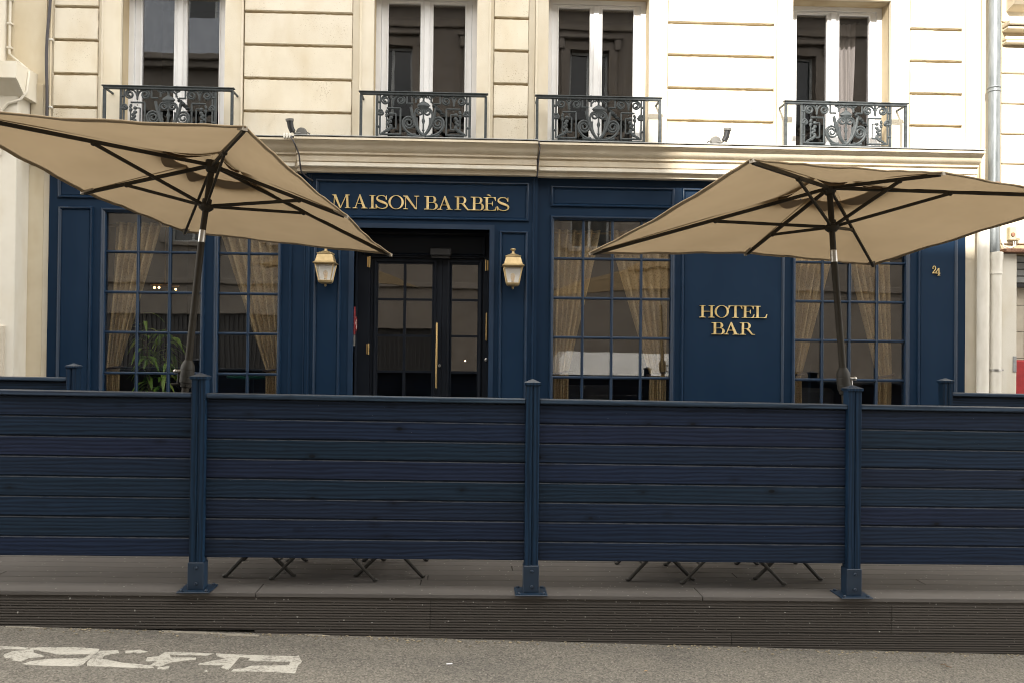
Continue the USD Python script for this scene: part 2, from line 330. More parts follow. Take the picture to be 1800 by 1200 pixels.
def deck_mat(name, a, b, seed):
    return usdkit.material(stage, LK + name, {
        'g': ('geometry', {}), 'm': ('mapping', {'location': (seed, seed, 0), 'scale': (1.3, 60, 60)}), 'n': ('noise_texture', {'scale': 2.4, 'detail': 5, 'roughness': .7}),
        'n2': ('noise_texture', {'scale': 1.3, 'detail': 4}), 'ad': ('math', {'math_type': 'multiply_add', 'value2': .5}), 'r': ('rgb_ramp', {'ramp': [(.45, a), (.95, b)]}),
        'ns': ('voronoi_texture', {'scale': 34, 'feature': 'f1'}), 'vb': ('rgb_to_bw', {}), 'vm': ('math', {'math_type': 'multiply_add', 'value2': .55}), 'sr': ('rgb_ramp', {'ramp': [(.235, (1, 1, 1)), (.27, (0, 0, 0))]}), 'ms': ('mix_color', {'b': (.30, .29, .265)}),
        'p': ('principled_bsdf', {'roughness': .72, 'specular_ior_level': .35}), 'b': ('bump', {'strength': .3, 'distance': .002})},
        [('g.position', 'm.vector'), ('m.vector', 'n.vector'), ('g.position', 'n2.vector'), ('n2.fac', 'ad.value1'), ('n.fac', 'ad.value3'), ('ad.value', 'r.fac'), ('g.position', 'ns.vector'), ('ns.color', 'vb.color'), ('vb.val', 'vm.value1'), ('ns.distance', 'vm.value3'), ('vm.value', 'sr.fac'),
         ('sr.color', 'ms.fac'), ('r.color', 'ms.a'), ('ms.result', 'p.base_color'), ('n.fac', 'b.height'), ('b.normal', 'p.normal')], surface='p.BSDF')
DECK = [deck_mat(f'composite_deck_{"abc"[i]}', tuple(np.array((.062, .0565, .052)) * k), tuple(np.array((.091, .083, .077)) * k), i * 2.3) for i, k in enumerate((.92, 1.0, 1.08))]
FASC = [deck_mat(f'composite_fascia_{"ab"[i]}', tuple(np.array((.056, .049, .043)) * k), tuple(np.array((.068, .060, .053)) * k), i * 3.1 + 7) for i, k in enumerate((.95, 1.06))]
def glass_mat(name, tint, f0, rough=0.0, refl=1.0):
    """thin pane: Schlick reflection f0 + (1 - f0)(1 - cos)^5, the rest passes straight"""
    return usdkit.material(stage, LK + name, {'lw': ('layer_weight', {'blend': .5}), 'pw': ('math', {'math_type': 'power', 'value2': 5.0}), 'f': ('math', {'math_type': 'multiply_add', 'value2': 1 - f0, 'value3': f0}),
                           'tc': ('geometry', {}), 'nz': ('noise_texture', {'scale': 1.7, 'detail': 2}), 'bp': ('bump', {'strength': .035, 'distance': .02}),
                           't': ('transparent_bsdf', {'color': tint}), 'g': ('glossy_bsdf', {'roughness': rough, 'color': (refl, refl, refl)}), 'm': ('mix_closure', {})},
                           [('lw.facing', 'pw.value1'), ('pw.value', 'f.value1'), ('f.value', 'm.fac'), ('tc.position', 'nz.vector'), ('nz.fac', 'bp.height'), ('bp.normal', 'g.normal'), ('t.BSDF', 'm.closure1'), ('g.BSDF', 'm.closure2')], surface='m.closure')
M['glass'] = glass_mat('shop_glass', (.88, .87, .86), .115)
M['glass_up'] = glass_mat('window_glass', (.78, .77, .78), .11)
M['lamp_glass'] = usdkit.material(stage, LK + 'lantern_glass', {'f': ('value', {'value': .06}), 't': ('transparent_bsdf', {'color': (.96, .96, .95)}), 'g': ('glossy_bsdf', {'roughness': .03}), 'd': ('diffuse_bsdf', {'color': (.8, .79, .76)}),
    'm': ('mix_closure', {}), 'm2': ('mix_closure', {'fac': .15})}, [('f.value', 'm.fac'), ('t.BSDF', 'm.closure1'), ('g.BSDF', 'm.closure2'), ('m.closure', 'm2.closure1'), ('d.BSDF', 'm2.closure2')], surface='m2.closure')
M['lamp_back'] = plain('lantern_back_plate', (.72, .70, .66), .4)
M['bulb'] = glass_mat('bulb_glass', (.95, .82, .58), .05)
M['filament'] = plain('bulb_filament', (.75, .5, .2), .3, .6)
M['canopy'] = usdkit.material(stage, LK + 'parasol_fabric', {
    'g': ('geometry', {}), 'n': ('noise_texture', {'scale': 2.2, 'detail': 4}), 'r': ('rgb_ramp', {'ramp': [(.3, (.262, .198, .122)), (.7, (.290, .221, .138))]}),
    'm': ('mapping', {'scale': (3, 3, 14)}), 'n2': ('noise_texture', {'scale': 4, 'detail': 4}), 'b': ('bump', {'strength': .25, 'distance': .01}),
    'd': ('diffuse_bsdf', {}), 't': ('translucent_bsdf', {}), 'x': ('mix_closure', {'fac': .40})},
    [('g.position', 'n.vector'), ('n.fac', 'r.fac'), ('g.position', 'm.vector'), ('m.vector', 'n2.vector'), ('n2.fac', 'b.height'), ('b.normal', 'd.normal'), ('r.color', 'd.color'), ('r.color', 't.color'),
     ('d.BSDF', 'x.closure1'), ('t.BSDF', 'x.closure2')], surface='x.closure')
M['canopy_dense'] = varied('parasol_hem', (.235, .172, .10), (.26, .195, .116), 3, .9)
M['curtain'] = usdkit.material(stage, LK + 'gold_curtain', {
    'g': ('geometry', {}), 'v': ('voronoi_texture', {'scale': 42, 'feature': 'f1'}), 'r': ('rgb_ramp', {'ramp': [(.15, (.40, .30, .155)), (.5, (.60, .475, .275))]}),
    'd': ('diffuse_bsdf', {}), 't': ('translucent_bsdf', {}), 'x': ('mix_closure', {'fac': .18})},
    [('g.position', 'v.vector'), ('v.distance', 'r.fac'), ('r.color', 'd.color'), ('r.color', 't.color'), ('d.BSDF', 'x.closure1'), ('t.BSDF', 'x.closure2')], surface='x.closure')
M['net'] = plain('net_curtain', (.6, .58, .54), .9)
M['leaf'] = usdkit.material(stage, LK + 'plant_leaf', {'o': ('object_info', {}), 'r': ('rgb_ramp', {'ramp': [(0, (.06, .16, .018)), (.55, (.20, .38, .05)), (1, (.50, .66, .16))]}), 'd': ('principled_bsdf', {'roughness': .35}), 't': ('translucent_bsdf', {}), 'x': ('mix_closure', {'fac': .3})},
    [('o.random', 'r.fac'), ('r.color', 'd.base_color'), ('r.color', 't.color'), ('d.BSDF', 'x.closure1'), ('t.BSDF', 'x.closure2')], surface='x.closure')
M['glow'] = usdkit.material(stage, LK + 'lit_bulb', {'e': ('emission', {'color': (1, .52, .16), 'strength': 5.0})}, [], surface='e.emission')
M['glow_red'] = usdkit.material(stage, LK + 'standby_light', {'e': ('emission', {'color': (1, .5, .3), 'strength': 10.0})}, [], surface='e.emission')

# ================================================================== GROUND, STREET, PAVEMENTS
def sheet(x0, x1, y0, y1, zf, nx=2):
    xs = np.linspace(x0, x1, nx); V = []; Fc = []
    for x in xs: V += [(x, y0, zf(x)), (x, y1, zf(x))]
    for i in range(nx - 1): Fc += [(2 * i, 2 * i + 2, 2 * i + 3), (2 * i, 2 * i + 3, 2 * i + 1)]
    return trimesh.Trimesh(V, Fc, process=False)
struct('ground', sheet(-300, 300, -300, 300, lambda x: -3.2), M['pavement'])
struct('street', sheet(-70, 70, -3.4, 7.9, ground_z, 3), M['asphalt'])
_pv = bx(-70, 70, 7.95, 10.6, -3, -.03); shear(_pv); struct('pavement', _pv, M['pavement'])
_op = bx(-70, 70, -5.2, -3.4, -3, .13); _op.vertices[:, 2] += (ground_z(_op.vertices[:, 0])) * (_op.vertices[:, 2] > -1); struct('opposite_pavement', _op, M['pavement'])

# worn road lettering: outlines traced on the asphalt, 3 mm of paint
def px_ground(px, py):
    f = 1600.0; r = F_ + R_ * (px - 900) / f - U_ * (py - 600) / f
    t = (-.283 - CAM_Z) / (r[2] + .0305 * r[0]); p = r * t
    return (p[0], p[1])
_marks = [
    [(0, 648), (95, 650), (150, 656), (128, 665), (60, 661), (0, 664)],
    [(150, 656), (250, 653), (380, 652), (470, 657), (522, 662), (518, 682), (470, 716), (430, 748), (400, 753), (330, 752), (240, 750), (118, 742), (160, 728), (250, 715), (360, 711), (438, 711), (462, 700), (478, 688), (400, 690), (310, 692), (280, 684), (250, 678), (200, 668), (180, 666)],
    [(15, 695), (60, 675), (130, 667), (178, 660), (178, 682), (240, 700), (150, 710), (110, 727), (60, 722), (75, 714), (30, 710)],
    [(522, 672), (622, 668), (628, 682), (590, 688), (550, 695), (538, 714), (590, 724), (650, 735), (730, 742), (800, 750), (812, 764), (700, 762), (590, 756), (460, 752), (458, 735), (480, 712), (500, 690)],
    [(662, 672), (740, 666), (778, 675), (740, 684), (700, 680), (660, 684)],
    [(870, 678), (930, 677), (1000, 680), (1125, 686), (1095, 697), (1020, 694), (950, 694), (895, 690), (900, 706), (1035, 708), (1030, 718), (960, 724), (890, 735), (840, 755), (790, 748), (830, 725), (768, 728), (775, 706), (835, 700)],
    [(830, 760), (895, 752), (885, 770), (828, 770)],
    [(1140, 686), (1270, 692), (1430, 697), (1560, 700), (1576, 696), (1592, 728), (1575, 745), (1558, 790), (1400, 783), (1220, 780), (1230, 768), (1280, 766), (1330, 750), (1520, 748), (1535, 730), (1420, 727), (1310, 722), (1320, 708), (1265, 705), (1235, 740), (1205, 770), (1165, 760), (1185, 748), (1045, 745), (1050, 738), (1190, 712), (1140, 697)],
    [(1078, 776), (1092, 773), (1098, 780), (1082, 782)]]
_line = [[(855, 563), (1000, 569), (1090, 572), (1200, 580), (1270, 580), (1370, 588), (1360, 594), (1200, 590), (1150, 582), (1050, 580), (960, 576), (870, 573)],
         [(30, 541), (120, 543), (190, 545), (240, 550), (180, 552), (120, 548), (30, 546)], [(1600, 581), (1740, 590), (1700, 592), (1610, 588)]]
def road_patch(pts, seed):
    rng = random.Random(seed); P = [(x / 3, 920 + y / 3) for x, y in pts]; out = []
    for i in range(len(P)):
        a, b = np.array(P[i]), np.array(P[(i + 1) % len(P)]); n = max(1, int(np.linalg.norm(b - a) / 4))
        for k in range(n):
            q = a + (b - a) * k / n; out.append(px_ground(q[0] + rng.uniform(-.7, .7), q[1] + rng.uniform(-.28, .28)))
    g = Polygon(out).buffer(0)
    g = max(getattr(g, 'geoms', [g]), key=lambda s: s.area)
    m = trimesh.creation.extrude_polygon(g, .004, engine='earcut')
    m.vertices[:, 2] += ground_z(m.vertices[:, 0]); return m
rm = thing('road_marking', 'worn white painted road lettering on the asphalt at the lower left', 'road marking')
for i, p in enumerate(_marks): part(rm, 'painted_stroke', road_patch(p, i), M['paint_line'])
rl = thing('road_line', 'faded remains of a painted line along the foot of the terrace', 'road marking')
for i, p in enumerate(_line): part(rl, 'painted_dash', road_patch(p, 50 + i), M['old_line'])
# litter
_gx, _gy = -.122, 5.45
solo('paper_scrap', mv(rotm(bx(-.018, .018, -.007, .007, 0, .004, .001), 12, (0, 0, 1)), _gx, _gy, ground_z(_gx) + .003), plain('paper', (.7, .7, .72), .8), 'small white paper scrap lying on the asphalt in front of the middle post', 'litter')
_tw = [(2.985, 5.68, 0), (3.0, 5.655, .012), (2.998, 5.63, .006), (3.012, 5.60, .01)]
solo('twig', tube([(x, y, ground_z(x) + .006 + z) for x, y, z in _tw], [.003, .004, .004, .003], 6), plain('twig_bark', (.16, .11, .07), .8), 'thin bent twig lying on the asphalt at the right', 'twig')
for (x, y), lb in (((1.05, 5.42), 'dry brown leaf lying alone on the asphalt right of the middle post, the farther one'), ((.95, 5.2), 'dry pale leaf on the asphalt near the picture bottom, right of centre')):
    lf = trimesh.Trimesh([(-.014, 0, 0), (0, -.008, .004), (.015, 0, .001), (0, .009, .005), (0, 0, .008)], [(0, 1, 4), (1, 2, 4), (2, 3, 4), (3, 0, 4), (0, 3, 1), (1, 3, 2)], process=False)
    solo('fallen_leaf', mv(lf, x, y, ground_z(x) + .002), plain('dry_leaf' + str(int(y * 100)), (.34, .23, .13), .8), lb, 'leaf')

rg = random.Random(77); gr = []
for k in range(420):
    x = rg.uniform(-3.4, 4.2); yy = 5.935 - abs(rg.gauss(0, .05)) - .004; r_ = rg.uniform(.003, .009)
    gr.append(mv(ico(r_, (0, 0, 0), 0, (rg.uniform(.7, 1.6), rg.uniform(.6, 1.3), .6)), x, yy, ground_z(x) + r_ * .4))
struct('kerb_grit', cat(gr), varied('grit', (.10, .085, .06), (.36, .30, .2), 25, .9), kind='stuff', label='loose grit and leaf crumbs lying along the foot of the terrace', cat='grit')
# ================================================================== OPPOSITE SIDE OF THE STREET (seen in the window panes)
def opposite(name, x0, x1, top, mat, label, mansard, wx, floors, gate=None):
    b = thing(name, label, 'building')
    holes = [sbox(x - .55, z, x + .55, z + 2.0) for z in floors for x in wx]
    base = sbox(x0, -1.5, x1, top)
    if gate: holes.append(sbox(gate[0], -1.0, gate[1], gate[2]))
    y1 = -5.2
    def ext(g, ya, yb):
        m = xz_poly(g, -yb, -ya); m.vertices[:, 1] *= -1; m.invert(); return m
    part(b, 'wall', ext(base.difference(unary_union(holes)), y1 - .4, y1), mat)
    part(b, 'inner_wall', bx(x0, x1, y1 - .9, y1 - .85, -1.5, top), M['dark_room'])
    for z in [3.3] + [f + 2.55 for f in floors]:
        part(b, 'string_course', bx(x0, x1, y1, y1 + .10, z, z + .16, .02), mat)
    part(b, 'cornice', cat(bx(x0, x1, y1, y1 + .45, top - .16, top, .02), bx(x0, x1, y1, y1 + .3, top - .34, top - .162, .02)), mat)
    for z in floors:
        for x in wx:
            w = group_part(b, 'window')
            part(w, 'surround', xz_poly(sbox(x - .78, z - .02, x + .78, z + 2.22).difference(sbox(x - .55, z - .1, x + .55, z + 2.0)), -1, -.92).apply_translation((0, y1 + .99, 0)), mat)
            part(w, 'pediment', cat(bx(x - .9, x + .9, y1, y1 + .2, z + 2.30, z + 2.40, .02), bx(x - .85, x - .7, y1, y1 + .16, z + 2.0, z + 2.30, .02), bx(x + .7, x + .85, y1, y1 + .16, z + 2.0, z + 2.30, .02)), mat)
            part(w, 'frame', xz_poly(sbox(x - .55, z, x + .55, z + 2.0).difference(unary_union([sbox(x - .48, z + .07, x - .04, z + 1.93), sbox(x + .04, z + .07, x + .48, z + 1.93)])), y1 - .25, y1 - .2), M['shutter'])
            part(w, 'pane', bx(x - .5, x + .5, y1 - .235, y1 - .228, z + .05, z + 1.95), M['van_glass'])
            part(w, 'sill', bx(x - .62, x + .62, y1 - .1, y1 + .12, z - .1, z, .01), mat)
    if gate:
        part(b, 'gate', bx(gate[0], gate[1], y1 - .2, y1 - .15, -1.0, gate[2]), M['gate'])
        n = int((gate[1] - gate[0]) / .12)
        for i in range(n): part(b, 'gate_bar', bx(gate[0] + i * .12 + .03, gate[0] + i * .12 + .07, y1 - .15, y1 - .11, -1.0, gate[2], .008), M['gate'])
    if mansard:
        part(b, 'mansard_roof', prism_x([(y1 + .1, top), (y1 - 1.7, top + mansard), (y1 - 9, top + mansard + .8), (y1 - 9, top)], x0, x1), M['zinc_roof'])
        for x in wx:
            d = group_part(b, 'dormer')
            part(d, 'cheek', bx(x - .6, x + .6, y1 - 1.7, y1 - .25, top + .5, top + 2.5, .03), M['zinc_roof'])
            part(d, 'frame', bx(x - .42, x + .42, y1 - .25, y1 - .22, top + .7, top + 2.2, .01), M['shutter'])
            part(d, 'pane', bx(x - .36, x + .36, y1 - .22, y1 - .214, top + .76, top + 2.14), M['van_glass'])
    return b
opposite('opposite_building', -22, -3.4, 9.45, M['opp_wall'], 'limestone building across the street with zinc mansard roof, reflected in the window panes', 6.6, [-19.5, -16.5, -13.5, -10.5, -7.5, -4.9], [4.4], (-11.5, -3.6, 2.5))
opposite('opposite_building', -3.4, 20, 11.35, M['opp_wall2'], 'flat topped brown rendered building across the street, reflected in the right-hand panes', 0, [-2.3, .4, 3.1, 5.9, 8.9, 11.8], [4.4, 7.9], (-3.3, -1.0, 2.2))

# parked van across the street
van = thing('parked_van', 'white panel van parked across the street, seen as a reflection in the lower panes', 'van', loc=(4.4, -2.0, ground_z(4.4)))
_body = [(-2.4, .35), (2.4, .35), (2.4, .95), (2.28, 1.05), (1.55, 1.15), (.95, 1.85), (.7, 1.95), (-2.3, 1.98), (-2.42, 1.85)]
_g = Polygon(_body).buffer(.06, join_style=1)
_vm = xz_poly(_g, -.9, .9); part(van, 'body', _vm, M['van'])
part(van, 'windscreen', trimesh.convex.convex_hull(np.array([(1.64, y, 1.17) for y in (-.75, .75)] + [(1.09, y, 1.83) for y in (-.7, .7)] + [(1.6, y, 1.12) for y in (-.75, .75)] + [(1.0, y, 1.8) for y in (-.7, .7)])), M['van_glass'])
for s in (-1, 1):
    part(van, 'side_window', xz_poly(Polygon([(.15, 1.2), (1.3, 1.2), (.88, 1.74), (.15, 1.78)]), .9 if s > 0 else -.906, .906 if s > 0 else -.9), M['van_glass'])
    part(van, 'headlight', bx(2.38, 2.47, s * .62 - .18, s * .62 + .18, .72, .9, .03), M['lamp_glass'])
    for x in (-1.5, 1.55):
        w = group_part(van, 'wheel')
        t = lathe([(.19, -.1), (.3, -.1), (.33, -.06), (.33, .06), (.3, .1), (.19, .1)], 24); part(w, 'tyre', mv(rotm(t, 90, (1, 0, 0)), x, s * .82, .33), M['tyre'])
        r = lathe([(.02, -.08), (.19, -.08), (.19, .08), (.02, .08)], 24); part(w, 'rim', mv(rotm(r, 90, (1, 0, 0)), x, s * .82, .33), M['zinc'])

# ================================================================== HOTEL: STONE UPPER STOREY
OPEN = [(-3.70, -2.63), (-1.085, .0), (.757, 1.835), (3.385, 4.455)]
HEAD, SILL = 5.41, 3.70
YW = 9.6
hotel = thing('hotel_building', 'cream limestone hotel facade with four tall windows above the blue shopfront', 'building')
wall = sbox(-4.46, 3.46, 5.46, 8.4).difference(unary_union([sbox(a, SILL, b, HEAD) for a, b in OPEN]))
part(hotel, 'wall', xz_poly(wall, YW + .035, YW + .42), M['joint'])
for a, b in ((-4.458, -4.40), (5.40, 5.458)): part(hotel, 'side_wall', bx(a, b, 9.70, 14, -.3, 3.45), M['joint'])
for a, b in ((-4.46, -4.387), (5.28, 5.46)): part(hotel, 'wall_base', bx(a, b, 9.60, 9.70, -.1, 3.46), M['stone_smooth'])
STRIPS = [(-4.455, -4.39), (-3.932, -3.90), (-2.44, -2.436), (-1.307, -1.236), (.148, .177), (.551, .615), (1.999, 2.034), (3.19, 3.214), (4.636, 4.672), (5.255, 5.288)]
for a, b in STRIPS:
    if b - a > .01: part(hotel, 'wall_strip', bx(a, b, YW + .012, YW + .045, SILL, 8.4), M['stone_smooth'])
COLS = [(-4.387, -3.935), (-2.433, -1.310), (.180, .548), (2.037, 3.187), (4.675, 5.252)]
ROWS = [3.70, 4.068, 4.415, 4.768, 5.115, 5.465, 5.815, 6.165]
rng = random.Random(3)
def ashlar(x0, x1, z0, z1, seed):
    """rounded block, its front edge slightly worn"""
    r = random.Random(seed)
    n = max(5, int((x1 - x0) / .03)); m = max(5, int((z1 - z0) / .05))
    xs = np.concatenate([[x0], np.linspace(x0 + .007, x1 - .007, n - 1), [x1]]); zs = np.concatenate([[z0], np.linspace(z0 + .007, z1 - .007, m - 1), [z1]])
    V = []; Fc = []
    for j, z in enumerate(zs):
        for i, x in enumerate(xs):
            e = min(i, n - i, j, m - j)
            ez = 1 if j in (0, m) else 0; ex = 1 if i in (0, n) else 0
            worn = .0035 * r.random() + (.012 if r.random() < .07 else 0)
            y = YW - .004 + (.007 + worn if e == 0 else 0)
            V.append((x + (0 if not ex else (.003 * r.random() + worn * .35) * (1 if i == 0 else -1)), y, z + (0 if not ez else (.003 * r.random() + worn * .5) * (1 if j == 0 else -1))))
    W = n + 1
    for j in range(m):
        for i in range(n):
            a = j * W + i; Fc += [(a, a + 1, a + W + 1), (a, a + W + 1, a + W)]
    rim = [i for i in range(W)] + [j * W + n for j in range(1, m + 1)] + [m * W + i for i in range(n - 1, -1, -1)] + [j * W for j in range(m - 1, 0, -1)]
    base = len(V)
    for k in rim: V.append((V[k][0], YW + .045, V[k][2]))
    L = len(rim)
    for k in range(L):
        a, b2 = rim[k], rim[(k + 1) % L]; Fc += [(a, base + k, base + (k + 1) % L), (a, base + (k + 1) % L, b2)]
    return trimesh.Trimesh(V, Fc, process=False)
for ci, (x0, x1) in enumerate(COLS):
    for ri in range(len(ROWS) - 1):
        part(hotel, 'stone_block', ashlar(x0, x1, ROWS[ri] + .011, ROWS[ri + 1] - .011, ci * 20 + ri), M['stone'], smooth=20)
# flat dressed bands beside the windows
for (a, b), (ol, orr) in zip(OPEN, [(.175, .165), (.125, .125), (.115, .14), (.145, .155)]):
    g = sbox(a - ol, SILL, b + orr, HEAD + .35).difference(sbox(a, SILL - 1, b, HEAD))
    part(hotel, 'window_surround', xz_poly(g, YW - .012, YW + .045), M['stone_smooth'])
    for (p, q) in ((a - ol - .022, a - ol), (b + orr, b + orr + .022)):
        part(hotel, 'surround_fillet', bx(p, q, YW - .022, YW + .02, SILL, HEAD + .35, .006), M['stone_smooth'])
    part(hotel, 'keystone', bx(a + .2, b - .2, YW - .06, YW + .01, HEAD + .12, HEAD + .33, .02), M['stone_smooth'])
    part(hotel, 'sill', bx(a, b, YW - .02, YW + .3, SILL - .02, SILL + .035, .008), M['lead'])
part(hotel, 'corner_band', bx(5.29, 5.45, YW - .012, YW + .02, 3.7, 8.4, .006), M['stone_smooth'])
# casement windows
for wi, (a, b) in enumerate(OPEN):
    w = group_part(hotel, 'window', ['white casement window over the left panes', 'white casement window above the entrance', 'white casement window right of centre', 'white casement window at the right with a pale curtain behind'][wi])
    c = (a + b) / 2; y0, y1 = 9.83, 9.90
    hl = sbox(a + .125, SILL + .12, c - .065, 5.335); hr = sbox(c + .065, SILL + .12, b - .125, 5.335)
    part(w, 'frame', xz_poly(sbox(a, SILL, b, HEAD).difference(unary_union([sbox(a + .055, SILL + .05, b - .055, HEAD - .045)])), y0 - .02, y1 + .02), M['white'])
    for q in (sbox(a + .058, SILL + .053, c - .003, HEAD - .048).difference(hl), sbox(c + .003, SILL + .053, b - .058, HEAD - .048).difference(hr)):
        part(w, 'casement', xz_poly(q, y0, y1), M['white'])
    part(w, 'meeting_strip', bx(c - .03, c + .03, y0 - .014, y0 + .004, SILL + .06, HEAD - .05, .006), M['white'])
    for hh in (hl, hr):
        x0, z0, x1, z1 = hh.bounds
        part(w, 'bead', frame_moulding(x0, x1, z0, z1, y0 + .001, [(-.012, 0), (-.008, .008), (0, .006), (.006, -.02)]), M['white'])
        part(w, 'pane', bx(x0 - .01, x1 + .01, y0 + .03, y0 + .036, z0 - .01, z1 + .01), M['glass_up'])
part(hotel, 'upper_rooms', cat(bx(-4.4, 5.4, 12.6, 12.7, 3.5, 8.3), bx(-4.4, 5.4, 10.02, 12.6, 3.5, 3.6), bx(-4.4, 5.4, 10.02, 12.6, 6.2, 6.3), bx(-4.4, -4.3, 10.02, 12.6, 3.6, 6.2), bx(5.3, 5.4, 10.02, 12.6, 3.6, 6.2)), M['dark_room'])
# cornice over the shopfront: three lengths, the one above the entrance set forward
def corn_prof(dy):
    y = lambda v: v + dy
    P = [(9.62, 3.735), (y(9.235), 3.722), (y(9.232), 3.700)]
    for t in np.linspace(0, 1, 9):                              # cyma
        P.append((y(9.245 + .115 * t + .012 * math.sin(2 * math.pi * t)), 3.698 - .098 * t))
    P += [(y(9.352), 3.597), (y(9.352), 3.580), (y(9.385), 3.574), (y(9.385), 3.566), (y(9.372), 3.560), (y(9.380), 3.510), (y(9.398), 3.508), (y(9.398), 3.502), (y(9.388), 3.500), (y(9.392), 3.452), (y(9.430), 3.446), (y(9.434), 3.412), (9.62, 3.412)]
    return P
def cornice_piece(x0, x1, dy, seed):
    prof = np.array(corn_prof(dy)); n = len(prof); N = max(2, int((x1 - x0) / .05)); V = []; Fc = []
    xs = np.linspace(x0, x1, N + 1)
    for i, x in enumerate(xs):
        j = np.stack([np.full(n, x * 3.1), np.arange(n) * .7, np.full(n, seed * 1.0)], 1)
        wob = (meshkit.noise(j, seed) - .5) * .003 + (meshkit.noise(j * [6, 1, 1], seed + 5) - .5) * .0012
        for k, (y, z) in enumerate(prof): V.append((x, y + (wob[k] if y < 9.6 else 0), z + wob[k] * .4))
    for i in range(N):
        for k in range(n):
            l = (k + 1) % n; a, b, c, d = i * n + k, i * n + l, (i + 1) * n + l, (i + 1) * n + k
            Fc += [(a, b, c), (a, c, d)]
    m = trimesh.Trimesh(V, Fc, process=False)
    cap0 = trimesh.creation.triangulate_polygon(Polygon(prof), engine='earcut')
    for x in (x0, x1):
        v = np.stack([np.full(len(cap0[0]), x), cap0[0][:, 0], cap0[0][:, 1]], 1)
        m = cat(m, trimesh.Trimesh(v, cap0[1] if x == x0 else cap0[1][:, ::-1], process=False))
    m.fix_normals(); return m
for i, (x0, x1, dy) in enumerate(((-4.38, -1.84, .03), (-1.825, .632, -.03), (.647, 5.30, .0))):
    cn = group_part(hotel, 'cornice')
    part(cn, 'moulding', cornice_piece(x0, x1, dy, i), M['cornice'], smooth=30)
    part(cn, 'white_band', prism_x([(9.378 + dy, 3.456), (9.372 + dy, 3.462), (9.380 + dy, 3.497), (9.40 + dy, 3.499), (9.40 + dy, 3.456)], x0 + .012, x1 - .012), M['plaster_white'])
    part(cn, 'lead_capping', bx(x0 - .004, x1 + .004, 9.226 + dy, 9.60, 3.731, 3.741, .003), M['lead'])
    part(cn, 'upstand', bx(x0, x1, 9.565, 9.598, 3.741, 3.765, .004), M['plaster_white'])

